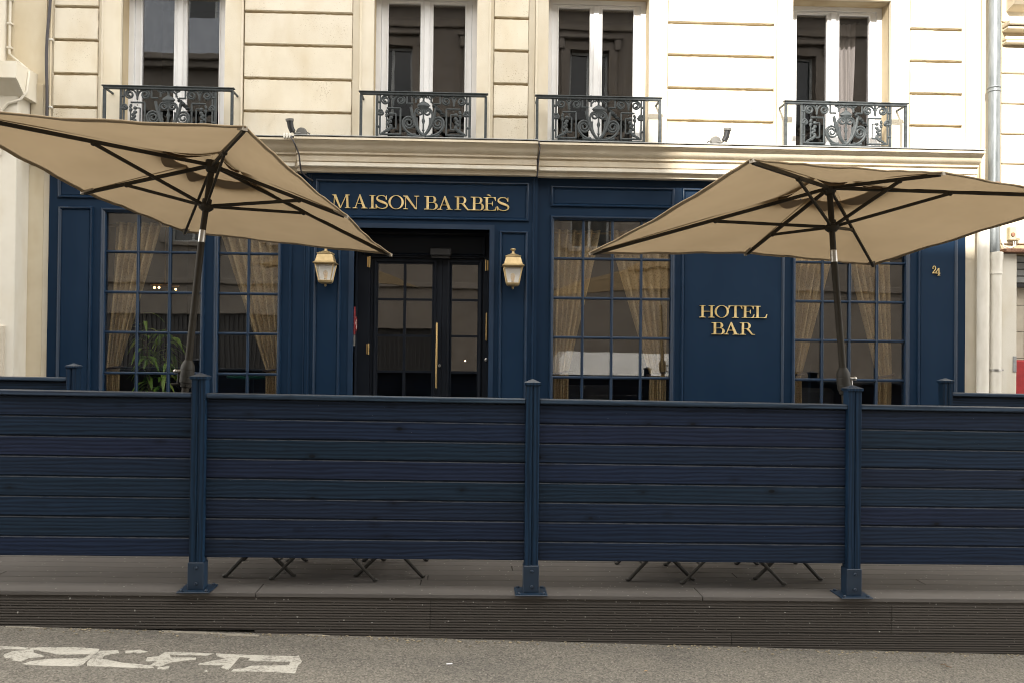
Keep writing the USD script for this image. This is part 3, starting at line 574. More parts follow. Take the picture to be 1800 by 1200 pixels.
# balcony railings
def spiral(cx, cz, r0, r1, a0, turns, n=26):
    t = np.linspace(0, 1, n); a = a0 + turns * 2 * np.pi * t; r = r0 + (r1 - r0) * t
    return [(cx + rr * math.cos(aa), cz + rr * math.sin(aa)) for aa, rr in zip(a, r)]
def bez(p0, p1, p2, p3, n=14):
    t = np.linspace(0, 1, n)[:, None]; p0, p1, p2, p3 = map(np.array, (p0, p1, p2, p3))
    return [tuple(q) for q in (1 - t) ** 3 * p0 + 3 * (1 - t) ** 2 * t * p1 + 3 * (1 - t) * t * t * p2 + t ** 3 * p3]
def iron_tube(pts, r, n=6): return tube([(u, 0, v) for u, v in pts], np.asarray(r) * 1.55, n)
def sym(m):
    q = m.copy(); q.vertices[:, 0] *= -1; q.invert(); return cat(m, q)
def make_railing(label, loc):
    t = thing('balcony_railing', label, 'balcony railing', None, loc)
    S = lambda px, py: ((px - 885) / 1104, (690 - py) / 1104 + .025)          # drawing units of the pattern
    H = .462
    part(t, 'handrail', cat(bx(-.665, .665, -.03, .03, H + .012, H + .024, .004), bx(-.65, .65, -.02, .02, H - .012, H + .012, .004)), M['iron'])
    for s in (-1, 1):
        part(t, 'corner_post', bx(s * .64 - .014, s * .64 + .014, -.013, .013, 0, H - .012, .002), M['iron'])
        part(t, 'return_bar', bx(s * .64 - .009, s * .64 + .009, .011, .235, H - .01, H + .008, .002), M['iron'])
        part(t, 'inner_post', bx(s * .474 - .0125, s * .474 + .0125, -.01, .01, 0, H - .012, .002), M['iron'])
    part(t, 'bottom_bar', bx(-.474, .474, -.009, .009, .012, .028, .002), M['iron'])
    half = []
    bar = lambda a, b, w=.0065: half.append(iron_tube([S(*a), S(*b)], w, 5))
    bar((395, 200), (395, 668)); bar((395, 205), (690, 205)); bar((697, 205), (697, 312)); bar((697, 312), (770, 312))
    bar((395, 665), (632, 665)); bar((626, 370), (626, 665)); bar((470, 368), (626, 368)); bar((470, 430), (470, 600), .005); bar((575, 430), (575, 600), .005); bar((470, 600), (575, 600), .005); bar((515, 430), (575, 430), .005)
    for y in (300, 440, 580): half.append(iron_tube([S(362, y), S(398, y)], .009, 6))
    for (cx, d) in ((455, -1), (628, 1)):                                       # upper volutes and their stems
        c = S(cx, 278); sp = spiral(c[0], c[1], .046, .012, math.pi / 2, d * -1.6)
        half.append(iron_tube(bez(S(541, 330), S(541, 225), (c[0] - d * .015, c[1] + .052), (c[0], c[1] + .046)) + sp[1:], [.0065] * 14 + list(np.linspace(.0065, .008, 25))))
    half.append(cat(ico(.012, (*[S(541, 200)[0], 0], S(541, 200)[1]), 1), *[ico(.016 - .002 * k, (S(541, 0)[0], 0, S(0, 250 + 32 * k)[1]), 1, (1, 1, 1)) if 0 else mv(ico(.016 - .0018 * k, (0, 0, 0), 1, (.8, .6, 1.2)), S(541, 0)[0], 0, S(0, 235 + 32 * k)[1]) for k in range(6)]))
    rg = random.Random(4)
    for k in range(16):                                                        # cast figure in the small square
        px, py = 490 + rg.uniform(-34, 34), 400 + k * 15; half.append(mv(ico(1, (0, 0, 0), 1, (.014 + .009 * rg.random(), .012, .013 + .008 * rg.random())), S(px, 0)[0], 0, S(0, py)[1]))
    for k in range(5): half.append(mv(ico(1, (0, 0, 0), 1, (.02, .012, .013)), S(430 + 22 * k, 0)[0], 0, S(0, 650 - k * 16)[1]))
    half.append(iron_tube(bez(S(372, 440), S(352, 400), S(408, 372), S(420, 410)) + spiral(*S(408, 425), .02, .006, 0, -1.2, 12), .008))
    c = S(790, 216); half.append(iron_tube(spiral(c[0], c[1], .043, .01, -math.pi / 2, 1.5, 26), .0065)); half.append(mv(ico(.016, (0, 0, 0), 1, (1, .7, 1)), c[0], 0, c[1]))
    half.append(iron_tube([S(800, 250), S(798, 300)], .007))
    cs = S(720, 535); half.append(iron_tube(spiral(cs[0], cs[1], .064, .012, math.pi * .5, -1.9, 34), .0075))
    half.append(iron_tube(bez(S(720, 464), S(600, 470), S(640, 690), S(860, 682)), .009)); half.append(iron_tube(bez(S(700, 660), S(740, 690), S(770, 660), S(800, 664)), .009))
    half.append(iron_tube(bez(S(742, 350), S(770, 480), S(790, 600), S(880, 672)), .0105)); half.append(iron_tube(bez(S(812, 470), S(800, 560), S(840, 640), S(880, 668)), .008))
    cu = S(838, 405); half.append(iron_tube(spiral(cu[0], cu[1], .042, .012, math.pi, -1.55, 24), .0075)); half.append(iron_tube(bez((cu[0] - .042, cu[1]), S(770, 470), S(810, 600), S(870, 660)), .0075))
    part(t, 'scrollwork', sym(cat(half)), M['iron'], smooth=40)
    for s in (-1, 1):                                                          # garlands of cast fruit
        gg = []; rg2 = random.Random(7)
        for k in range(26):
            q = k / 25; px, py = 792 - 160 * q, 300 + 150 * q ** .8; rr = .010 + .014 * math.sin(math.pi * min(1, q * 1.1))
            u, v = S(px + rg2.uniform(-9, 9), py + rg2.uniform(-9, 9)); gg.append(mv(ico(rr * rg2.uniform(.6, 1), (0, 0, 0), 1, (1, .8, 1)), s * -u * -1 if s < 0 else -u, rg2.uniform(-.006, .006), v))
        part(t, 'garland', cat(gg), M['iron'], smooth=60)
    urn = cat(lathe([(.004, .345), (.068, .345), (.07, .352), (.055, .368), (.03, .385), (.012, .395), (.01, .41), (.006, .43)], 14), lathe([(.006, .255), (.02, .275), (.032, .31), (.058, .335), (.064, .345)], 14))
    urn.vertices[:, 1] *= .35
    part(t, 'urn', urn, M['iron'], smooth=50)
    fl = sym(cat(iron_tube(bez((0, .405), (.0, .45), (.035, .45), (.036, .425)), .0065), ico(.012, (0, 0, .442), 1)))
    part(t, 'urn_finial', fl, M['iron'], smooth=50)
    sp = cat(iron_tube([(0, .04), (0, .26)], .006), mv(frustum(0, .003, .05, .018, .003, .008), 0, 0, .14), mv(frustum(0, .018, .06, .002, .008, .002), 0, 0, .19), mv(ico(.014, (0, 0, 0), 1), 0, 0, .095), mv(ico(.022, (0, 0, 0), 1, (1.3, .7, .8)), 0, 0, .035))
    part(t, 'spear', sp, M['iron'], smooth=40)
    return t
RX = [-3.13, -.542, 1.27, 3.88]
r0 = make_railing('dark iron window railing at the far left, half hidden by the left parasol', (RX[0], 9.375, 3.755))
for x, lb in zip(RX[1:], ['dark iron window railing directly above the gold sign over the entrance', 'dark iron window railing right of centre, between the entrance bay and the right parasol', 'dark iron window railing on the bright sunlit wall at the right, above the right parasol']):
    copy(r0, 'balcony_railing', lb, 'balcony railing', None, (x, 9.375, 3.755))

# curtain in the right upper window
def drape(xa0, xa1, xb0, xb1, zt, zb, y, pleats, amp, ease=1.6, n=60, m=24, pinch=None):
    """hanging cloth: top spans xa0..xa1, bottom xb0..xb1"""
    V = []; Fc = []
    for j in range(m + 1):
        t = j / m; e = t ** ease
        a = xa0 + (xb0 - xa0) * e; b = xa1 + (xb1 - xa1) * e; w = abs(b - a)
        for i in range(n + 1):
            s = i / n
            ph = 2 * math.pi * pleats * s + .5 * math.sin(3 * s + 2 * t)
            V.append((a + (b - a) * s + .004 * math.sin(ph * 1.3), y + amp * (0.5 + .5 * min(1, w / abs(xa1 - xa0))) * math.sin(ph) + .008 * math.sin(5 * t + 4 * s), zt + (zb - zt) * t))
    for j in range(m):
        for i in range(n):
            p = j * (n + 1) + i; Fc += [(p, p + n + 1, p + n + 2), (p, p + n + 2, p + 1)]
    return trimesh.Trimesh(V, Fc, process=False)
solo('net_curtain', drape(4.03, 4.30, 4.12, 4.24, 5.35, 3.8, 10.15, 5, .02), M['net'], 'pale curtain hanging inside the sunlit upper window at the right', 'curtain', smooth=True)

# ================================================================== SHOPFRONT
shop = thing('shopfront', 'dark blue panelled timber shopfront of the hotel bar with small paned windows and recessed door', 'shopfront')
YS, YC = 9.555, 9.505
ZB, ZT = -.02, 3.455
WIN = [(-3.81, -2.835, 3), (-2.655, -2.045, 2), (.838, 2.08, 4), (3.425, 4.615, 4)]
WTOP, WBOT = 2.978, .55
MUNT = [2.575, 2.157, 1.742, 1.325, .905]
wh = [sbox(a - .012, WBOT, b + .012, WTOP) for a, b, _ in WIN]
door_hole = sbox(-1.25, ZB - .1, .155, 2.853)
for i, (x0, x1, y, dz) in enumerate(((-4.385, -1.752, YS, 0), (-1.750, .655, YC, 0), (.657, 5.27, YS, 0))):
    g = sbox(x0, ZB, x1, ZT).difference(unary_union(wh + [door_hole]))
    part(shop, 'timber_facing', xz_poly(g, y, 9.655), M['blue'], smooth=False)
BEAD = [(0, 0), (.002, .014), (.008, .024), (.016, .027), (.022, .020), (.026, .011), (.030, .007), (.034, 0)]
SASH = [(-.045, 0), (-.043, .016), (-.036, .026), (-.026, .028), (-.018, .02), (-.012, .008), (-.004, .002), (0, -.03)]
def panel(x0, x1, z0, z1, y, raised=.006):
    part(shop, 'panel_moulding', frame_moulding(x0, x1, z0, z1, y, BEAD), M['blue_trim'], smooth=35)
    part(shop, 'panel_field', bx(x0 + .034, x1 - .034, y - raised, y + .004, z0 + .034, z1 - .034, .004), M['blue'])
panel(-4.287, -3.936, .35, 3.03, YS)                              # left pilaster
panel(-4.30, -2.05, 3.115, 3.36, YS)                              # left fascia
panel(-1.655, .565, 2.945, 3.352, YC)                             # name board
panel(.795, 2.115, 3.115, 3.335, YS); panel(2.192, 3.36, 3.115, 3.335, YS); panel(3.43, 5.18, 3.115, 3.335, YS)
panel(2.19, 3.30, .35, 3.03, YS)                                  # panel with HOTEL BAR
panel(4.745, 5.182, .35, 3.03, YS)                                # right pilaster with the number
panel(-1.665, -1.385, .35, 2.845, YC); panel(.257, .558, .35, 2.845, YC)   # lantern pilasters
for x0, x1 in ((-1.925, -1.895), (-1.772, -1.752)): part(shop, 'vertical_bead', bx(x0, x1, YS - .018, YS + .005, .1, 3.05, .008), M['blue'])
for x in (.6, -1.72): part(shop, 'corner_bead', bx(x, x + .022, YC - .012, YC + .005, .0, 3.44, .006), M['blue'])
part(shop, 'top_rail', cat(bx(-4.385, -1.755, YS - .02, YS + .004, 3.40, 3.45, .008), bx(.66, 5.27, YS - .02, YS + .004, 3.40, 3.45, .008), bx(-1.75, .655, YC - .02, YC + .004, 3.40, 3.45, .008)), M['blue'])
part(shop, 'door_architrave', xz_poly(sbox(-1.30, ZB, .205, 2.903).difference(door_hole.buffer(0)), YC - .016, YC + .003).union(None) if 0 else xz_poly(sbox(-1.30, ZB, .205, 2.903).difference(sbox(-1.25, ZB - .2, .155, 2.853)), YC - .020, YC + .003), M['blue_trim'])
part(shop, 'stall_riser', cat(*[bx(a, b, YS - .012, YS + .004, .14, .48, .01) for a, b, _ in WIN]), M['blue'])
part(shop, 'plinth', cat(bx(-4.385, -1.755, YS - .03, YS + .005, -.02, .11, .008), bx(.66, 5.27, YS - .03, YS + .005, -.02, .11, .008)), M['blue'])
for wi, (a, b, nc) in enumerate(WIN):
    w = group_part(shop, 'window', ['small paned window at the far left with a plant behind', 'narrow small paned window two panes wide', 'small paned window right of the entrance', 'small paned window at the right, left of the number'][wi])
    part(w, 'sash_moulding', frame_moulding(a, b, WBOT, WTOP, YS, SASH), M['blue_trim'], smooth=35)
    xs = np.linspace(a, b, nc + 1); zs = [WTOP] + MUNT + [WBOT]
    bar = [(-.015, .028), (-.0125, .010), (-.006, .002), (.006, .002), (.0125, .010), (.015, .028)]
    for x in xs[1:-1]:
        P = [(x + u, YS + .012 + v) for u, v in bar]
        mm = trimesh.creation.extrude_polygon(Polygon(P), WTOP - WBOT, engine='earcut'); mm.apply_translation((0, 0, WBOT)); part(w, 'muntin', mm, M['blue_trim'])
    for z in MUNT:
        part(w, 'muntin', prism_x([(YS + .0145 + v, z + u) for u, v in bar], a, b), M['blue_trim'])
    for j in range(len(zs) - 1):
        for i in range(nc):
            part(w, 'pane', bx(xs[i] + .003, xs[i + 1] - .003, YS + .044, YS + .048, zs[j + 1] + .003, zs[j] - .003), M['glass'])
# recessed entrance
YD = 9.85
part(shop, 'entrance_reveal', cat(bx(-1.262, -1.25, YC + .02, YD, ZB, 2.853), bx(.155, .167, YC + .02, YD, ZB, 2.853), bx(-1.262, .167, YC + .02, YD, 2.853, 2.865)), M['blue_shaded'])
dj = sbox(-1.25, ZB, .155, 2.853).difference(sbox(-1.115, ZB - .1, .098, 2.585))
part(shop, 'door_frame', xz_poly(dj, YD - .03, YD + .05), M['blue_shaded'])
part(shop, 'transom_moulding', frame_moulding(-1.20, .12, 2.60, 2.83, YD - .03, BEAD), M['blue_shaded'])
def leaf(x0, x1, panes, label):
    d = group_part(shop, 'door', label)
    rows = [2.53, 2.135, 1.745, 1.362, .975, .50]
    holes = [sbox(p, rows[i + 1] + .012, q, rows[i] - .012) for p, q in panes for i in range(5)]
    part(d, 'leaf', xz_poly(sbox(x0, ZB + .01, x1, 2.58).difference(unary_union(holes)), YD, YD + .045), M['blue_shaded'])
    lo, hi = panes[0][0], panes[-1][1]
    part(d, 'sash_moulding', frame_moulding(lo, hi, .512, 2.518, YD, [(-.05, 0), (-.048, .012), (-.038, .018), (-.026, .016), (-.016, .006), (0, -.015)]), M['blue_shaded'], smooth=35)
    for p, q in panes:
        for i in range(5): part(d, 'pane', bx(p, q, YD + .018, YD + .022, rows[i + 1] + .012, rows[i] - .012), M['glass'])
    return d
dl = leaf(-1.112, -.347, [(-1.034, -.762), (-.732, -.453)], 'left door leaf, two panes wide, with long brass pull')
dr = leaf(-.343, .095, [(-.239, .038)], 'narrow right door leaf, one pane wide')
part(dl, 'handle', cat(cyl((-.395, YD - .055, 1.19), (-.395, YD - .055, 1.885), .0125, 12), cyl((-.395, YD - .055, 1.26), (-.395, YD, 1.26), .008), cyl((-.395, YD - .055, 1.81), (-.395, YD, 1.81), .008)), M['brass_bright'], smooth=40)
part(dl, 'lock', mv(rotm(lathe([(.002, 0), (.016, 0), (.016, .012), (.012, .016), (.002, .016)], 14), 90, (1, 0, 0)), -.365, YD, 1.43), M['steel'], smooth=40)
for z in (2.53, 1.60): part(dl, 'hinge', cat(cyl((-1.125, YD - .038, z - .06), (-1.125, YD - .038, z + .06), .010), bx(-1.15, -1.118, YD - .036, YD - .029, z - .055, z + .055)), M['brass_bright'])
part(dr, 'hinge', cat(cyl((.125, YD - .04, 2.45), (.125, YD - .04, 2.57), .010), bx(.118, .15, YD - .036, YD - .029, 2.455, 2.565)), M['brass_bright'])
part(dr, 'jamb_pull', bx(.128, .146, YD - .075, YD - .045, 1.70, 2.0, .006), M['brass_bright'])
part(dr, 'lock', mv(ico(.016, (0, 0, 0), 1, (1, .8, 1.3)), .135, YD - .045, 1.50), M['steel'])
part(shop, 'door_closer', cat(bx(-.475, -.245, YD - .13, YD - .03, 2.60, 2.685, .012), bx(-.46, -.26, YD - .10, YD - .03, 2.575, 2.6, .006)), M['black'])
part(shop, 'threshold', bx(-1.25, .155, YC, 9.95, -.03, .0), M['kerb'])

# wall signs inside the entrance
red = thing('red_notice', 'red notice plate on the dark side wall of the entrance', 'sign')
part(red, 'plate', bx(-1.25, -1.242, 9.53, 9.63, 1.745, 2.035, .003), M['red_sign']); part(red, 'lower_plate', bx(-1.25, -1.243, 9.53, 9.63, 1.63, 1.742, .002), M['grey_plastic'])
st = thing('round_sticker', 'small round red and white sticker on the dark side wall of the entrance', 'sticker')
_disc = lambda r, h: rotm(lathe([(.001, 0), (r, 0), (r, h), (.001, h)], 24), 90, (0, 1, 0))
part(st, 'disc', mv(_disc(.075, .003), -1.25, 9.715, 1.86), M['wire'])
_ring = trimesh.creation.annulus(.058, .075, .003, 24); part(st, 'ring', mv(rotm(_ring, 90, (0, 1, 0)), -1.2455, 9.715, 1.86), M['red_sign'])
part(st, 'bar', rotm(bx(-1.247, -1.2445, 9.655, 9.775, 1.852, 1.868), 45, (1, 0, 0), (-1.246, 9.715, 1.86)), M['red_sign'])

# ------------------------------------------------------------------ serif letters (cap height 1)
TK, TN, SF = .152, .040, .034
def srf(x, z, w, up):
    """bracketed serif centred on x, its flat edge at z; up = +1 grows upwards"""
    return Polygon([(x - w / 2, z), (x + w / 2, z), (x + w / 2, z + up * SF), (x + w * .22, z + up * SF * 2.0), (x - w * .22, z + up * SF * 2.0), (x - w / 2, z + up * SF)])
def dstem(x0, x1, w): return Polygon([(x0 - w / 2, 0), (x0 + w / 2, 0), (x1 + w / 2, 1), (x1 - w / 2, 1)])
def ell(cx, cz, a, b, n=28): return affinity.scale(Point(cx, cz).buffer(1, n), a, b)
def stroke(pts, ws):
    P = [Point(p).buffer(w / 2, 8) for p, w in zip(pts, ws)]
    return unary_union([unary_union([P[i], P[i + 1]]).convex_hull for i in range(len(P) - 1)])
def bowl(x0, z0, z1, reach):
    c = (z0 + z1) / 2; h = (z1 - z0) / 2
    o = unary_union([sbox(x0, z0, x0 + reach - h * .95, z1), ell(x0 + reach - h * .95, c, h * .95, h)])
    i = unary_union([sbox(x0 - .1, z0 + TN, x0 + reach - h * .95, z1 - TN), ell(x0 + reach - h * .95, c, h * .95 - TK, h - TN)])
    return o.difference(i).intersection(sbox(x0, z0, 9, z1))
def G_S():
    t = np.linspace(0, 1, 46)
    P = bez((.64, .76), (.62, 1.06), (.12, 1.06), (.12, .76), 16) + bez((.12, .76), (.12, .52), (.70, .50), (.70, .25), 18)[1:] + bez((.70, .25), (.70, -.06), (.14, -.06), (.09, .26), 16)[1:]
    n = len(P); w = [TN + (TK * 1.02 - TN) * math.exp(-((i / (n - 1) - .5) / .17) ** 2) + .015 for i in range(n)]
    return unary_union([stroke(P, w), Polygon([(.62, .70), (.68, .66), (.68, 1.0), (.64, .97)]), Polygon([(.045, .34), (.09, .32), (.14, .04), (.05, .0)])]).intersection(sbox(-1, -.012, 2, 1.012))
def G(c):
    if c == 'I': return unary_union([dstem(.2, .2, TK), srf(.2, 0, .4, 1), srf(.2, 1, .4, -1)])
    if c == 'H': return unary_union([dstem(.22, .22, TK), dstem(.86, .86, TK), sbox(.22, .49, .86, .49 + TN)] + [srf(x, z, .42, u) for x in (.22, .86) for z, u in ((0, 1), (1, -1))])
    if c == 'T': return unary_union([dstem(.48, .48, TK), srf(.48, 0, .46, 1), sbox(.02, 1 - TN, .94, 1), Polygon([(.0, .72), (.035, .74), (.1, .93), (.2, 1 - TN), (.2, 1), (.02, 1)]), Polygon([(.96, .72), (.925, .74), (.86, .93), (.76, 1 - TN), (.76, 1), (.94, 1)])])
    if c in 'EÈ':
        g = [dstem(.22, .22, TK), srf(.2, 0, .4, 1), srf(.2, 1, .4, -1), sbox(.2, 1 - TN, .78, 1), sbox(.2, 0, .80, TN), sbox(.2, .49, .60, .49 + TN),
             Polygon([(.80, .72), (.765, .74), (.70, .92), (.60, 1 - TN), (.60, 1), (.80, 1)]), Polygon([(.85, .30), (.81, .29), (.74, .09), (.62, TN), (.62, 0), (.80, 0)]), Polygon([(.61, .34), (.575, .36), (.53, .47), (.53, .55), (.575, .67), (.61, .69)])]
        if c == 'È': g.append(Polygon([(.20, 1.16), (.34, 1.22), (.50, 1.08), (.46, 1.06)]))
        return unary_union(g)
    if c == 'L': return unary_union([dstem(.22, .22, TK), srf(.2, 0, .4, 1), srf(.22, 1, .44, -1), sbox(.2, 0, .84, TN), Polygon([(.89, .34), (.85, .33), (.77, .10), (.64, TN), (.64, 0), (.84, 0)])])
    if c == 'N': return unary_union([dstem(.17, .17, TN), dstem(.93, .93, TN), Polygon([(.08, 1), (.30, 1), (.945, 0), (.82, 0)]), srf(.17, 0, .34, 1), srf(.93, 1, .34, -1), srf(.12, 1, .26, -1)])
    if c == 'M': return unary_union([dstem(.14, .17, TN), dstem(1.12, 1.08, TK), Polygon([(.08, 1), (.29, 1), (.66, .0), (.55, 0)]), Polygon([(1.0, 1), (1.06, 1), (.63, 0), (.58, 0)]), srf(.15, 0, .32, 1), srf(1.13, 0, .40, 1), srf(.13, 1, .27, -1), srf(1.11, 1, .32, -1)])
    if c == 'A': return unary_union([Polygon([(.13, 0), (.18, 0), (.50, .93), (.50, 1.03), (.46, 1.03)]), Polygon([(.44, 1.03), (.52, 1.03), (.92, 0), (.73, 0), (.44, .86)]), sbox(.24, .33, .74, .33 + TN), srf(.15, 0, .34, 1), srf(.82, 0, .44, 1)])
    if c == 'O': return ell(.55, .5, .55, .515).difference(ell(.55, .5, .55 - TK * 1.02, .515 - TN * .9))
    if c == 'B': return unary_union([dstem(.22, .22, TK), srf(.17, 0, .34, 1), srf(.17, 1, .34, -1), bowl(.22, .50, 1, .52), bowl(.22, 0, .50 + TN, .62)])
    if c == 'R': return unary_union([dstem(.22, .22, TK), srf(.22, 0, .44, 1), srf(.17, 1, .34, -1), bowl(.22, .47, 1, .55), Polygon([(.44, .49), (.62, .51), (.92, .06), (1.08, .05), (1.08, 0), (.86, -.01)])])
    if c == 'S': return G_S()
    if c == '2':
        P = bez((.08, .66), (.02, 1.04), (.62, 1.1), (.60, .70), 14) + bez((.60, .70), (.58, .42), (.22, .30), (.08, .06), 14)[1:]
        w = list(np.linspace(.06, TK * .9, 14)) + list(np.linspace(TK * .9, .06, 13))
        return unary_union([stroke(P, w), ell(.12, .68, .085, .085), sbox(.04, 0, .66, .10), Polygon([(.70, .30), (.66, .3), (.60, .1), (.50, .05), (.66, 0)])])
    if c == '4': return unary_union([dstem(.50, .50, TK * .95), srf(.5, 0, .40, 1), Polygon([(.42, 1), (.50, 1), (.10, .33), (.02, .33)]), sbox(.02, .27, .70, .345)])
def letters(name, label, items, y, cap):
    t = thing(name, label, 'sign')
    for c, x0, x1, z in items:
        g = G(c).buffer(0); a, _, b, _ = g.bounds
        g = affinity.translate(g, -a, 0); s = (x1 - x0) / (b - a)
        g = affinity.scale(g, s, cap, origin=(0, 0)); g = affinity.translate(g, x0, z)
        front = xz_poly(g.buffer(-.0022), y - .020, y - .017); body = xz_poly(g, y - .017, y - .004)
        part(t, 'letter' if not c.isdigit() else 'numeral', cat(front, body), M['gold'])
    return t
def spread(text, spans, a, b, x0, x1, z0, z1=None):
    out = []
    for c, (p, q) in zip(text, spans):
        f = lambda v: x0 + (v - a) / (b - a) * (x1 - x0)
        out.append((c, f(p), f(q), z0))
    return out
it = spread('MAISONBARBÈS', [(78, 245), (265, 397), (413, 467), (470, 580), (585, 722), (716, 860), (905, 1028), (1022, 1166), (1180, 1327), (1325, 1445), (1440, 1560), (1563, 1675)], 78, 1675, -1.484, .357, 3.052)
letters('name_sign', 'raised gold serif lettering MAISON BARBÈS on the blue board over the entrance', it, YC - .004, .140)
it = spread('HOTEL', [(255, 497), (497, 722), (718, 936), (930, 1130), (1130, 1335)], 255, 1335, 2.385, 3.112, 1.968) + spread('BAR', [(450, 660), (645, 890), (900, 1142)], 450, 1142, 2.515, 2.982, 1.791)
letters('bar_sign', 'raised gold serif lettering HOTEL BAR on the tall blue panel between windows', it, YS - .004, .128)
letters('house_number', 'small gold raised number 24 on the blue pilaster at the right', [('2', 4.902, 4.940, 2.470), ('4', 4.934, 4.984, 2.448)], YS - .004, .080)

# ------------------------------------------------------------------ lanterns
def make_lantern(label, loc):
    t = thing('wall_lantern', label, 'lantern', None, loc)          # origin: bottom of the body, on its axis
    part(t, 'roof', cat(lathe([(.001, .392), (.026, .392), (.031, .400), (.026, .408), (.001, .410)], 16), lathe([(.024, .352), (.016, .366), (.013, .38), (.02, .392)], 14), frustum(.332, .072, .356, .022), frustum(.322, .080, .332, .080), frustum(.246, .094, .322, .073), frustum(.230, .115, .246, .096), frustum(.222, .113, .230, .115)), M['brass'])
    part(t, 'base', cat(frustum(.034, .064, .046, .066), frustum(.022, .048, .034, .064), lathe([(.002, -.012), (.01, -.006), (.014, .004), (.008, .012), (.03, .022)], 14)), M['brass'])
    fr = []
    for sx in (-1, 1):
        for sy in (-1, 1): fr.append(tube([(sx * .061, sy * .061, .046), (sx * .094, sy * .094, .222)], .0068, 4))
    for a, b in (((-1, -1), (1, -1)), ((1, -1), (1, 1)), ((1, 1), (-1, 1)), ((-1, 1), (-1, -1))):
        fr.append(tube([(a[0] * .092, a[1] * .092, .216), (b[0] * .092, b[1] * .092, .216)], .007, 4)); fr.append(tube([(a[0] * .062, a[1] * .062, .05), (b[0] * .062, b[1] * .062, .05)], .006, 4))
    part(t, 'frame', cat(fr), M['brass'])
    for k in range(4):
        q = trimesh.Trimesh([(-.058, -.0595, .05), (.058, -.0595, .05), (.088, -.0905, .216), (-.088, -.0905, .216)], [(0, 1, 2), (0, 2, 3)], process=False)
        part(t, 'pane', rotm(q, 90 * k, (0, 0, 1)), M['lamp_glass'] if k != 2 else M['lamp_back'])
    bu = group_part(t, 'bulb')
    part(bu, 'glass', lathe([(.002, .158), (.016, .152), (.024, .138), (.024, .12), (.018, .09), (.014, .075)], 16), M['bulb'], smooth=True)
    part(bu, 'socket', lathe([(.016, .046), (.016, .075), (.013, .078), (.002, .078)], 14), M['brass'])
    part(bu, 'filament', cat(*[tube([(x, 0, .08), (x * 1.5, 0, .135), (x * .6, 0, .14)], .0022, 5) for x in (-.008, -.003, .003, .008)]), M['filament'])
    part(t, 'wall_bracket', cat(bx(-.03, .03, .10, .118, .09, .30, .006), bx(-.012, .012, .06, .11, .235, .255, .003), bx(-.012, .012, .05, .11, .03, .045, .003)), M['brass'])
    return t
l0 = make_lantern('brass wall lantern left of the entrance, just under the left parasol tip', (-1.522, 9.385, 2.238))
copy(l0, 'wall_lantern', 'brass wall lantern right of the entrance, wholly in view', 'lantern', None, (.398, 9.385, 2.238))

# ------------------------------------------------------------------ spotlights and cables on the cornice
def make_spot(label, loc, flip, name='spotlight'):
    t = thing(name, label, 'spotlight', None, loc)
    f = -1 if flip else 1
    part(t, 'base', cat(rotm(lathe([(.001, -.02), (.045, -.02), (.05, 0), (.05, .025), (.04, .04), (.001, .042)], 18), 90, (1, 0, 0), (0, 0, 0)).apply_translation((f * .03, .0, .06)), bx(f * .03 - .04, f * .03 + .04, -.03, .03, 0, .014, .004)), M['grey_plastic'])
    part(t, 'arm', tube([(f * .03, -.03, .06), (-f * .015, -.05, .045), (-f * .045, -.055, .07)], .011, 8), M['grey_plastic'])
    hd = tube([(-f * .04, -.055, .06), (-f * .058, -.06, .10), (-f * .066, -.065, .155)], [.026, .027, .028], 14)
    part(t, 'head', hd, M['black'], smooth=40); part(t, 'bezel', tube([(-f * .066, -.065, .152), (-f * .068, -.066, .172)], .036, 16), M['grey_plastic'])
    part(t, 'lens', tube([(-f * .068, -.066, .1722), (-f * .0682, -.0661, .174)], .029, 16), M['lamp_glass'])
    part(t, 'flex', tube([(f * .06, .02, .08), (f * .10, 0, .06), (f * .09, -.03, .015), (f * .05, -.06, .008)], .006, 6), M['cable'])
    UsdGeom.Xformable(stage.GetPrimAtPath(t)).AddScaleOp().Set(Gf.Vec3f(1.15, 1.15, 1.15))
    return t
make_spot('small swivel spotlight on the cornice left of the entrance bay, beside cable clips', (-1.83, 9.46, 3.742), False)
make_spot('small swivel spotlight on the cornice right of centre, on the bright wall', (2.55, 9.46, 3.742), True)
solo('hanging_cable', tube([(-1.90, 9.43, 3.748), (-1.87, 9.25, 3.745), (-1.85, 9.185, 3.71), (-1.815, 9.21, 3.64), (-1.79, 9.29, 3.56), (-1.785, 9.34, 3.46), (-1.782, 9.38, 3.40), (-1.74, 9.46, 3.36), (-1.68, 9.49, 3.33)], .008, 8), M['cable'], 'black cable running down over the cornice left of the name board', 'cable', smooth=True)
solo('cornice_cable', tube([(.60, 9.215, 3.748), (.64, 9.20, 3.72), (.655, 9.24, 3.66), (.648, 9.30, 3.58), (.644, 9.36, 3.50), (.642, 9.40, 3.40)], .007, 8), M['cable'], 'black cable in the joint of the cornice above the right lantern', 'cable', smooth=True)
_cl = cat(*[bx(-1.93 + k * .028, -1.915 + k * .028, 9.19, 9.25, 3.70, 3.752, .004) for k in range(3)])
solo('cable_clips', _cl, M['wire'], 'white cable clips on the cornice edge beside the left spotlight', 'clips')
solo('power_cable', tube([(-4.425 + .012 * math.sin(z * 2.6) + .01 * math.sin(z * 5), 9.56, z) for z in np.linspace(3.5, 8.2, 48)], .0155, 8), M['cable'], 'thick dark cable running down the stone wall at the far left', 'cable', smooth=True)
cd = thing('wall_conduit', 'thin cream conduit beside the dark cable at the far left', 'pipe')
part(cd, 'tube', cyl((-4.375 - .035, 9.585, 3.5), (-4.375 - .035, 9.585, 8.2), .011, 10), M['plaster'], smooth=40)
for z in (4.05, 4.75, 5.4): part(cd, 'clip', bx(-4.432, -4.385, 9.568, 9.6, z, z + .02, .004), M['wire'])

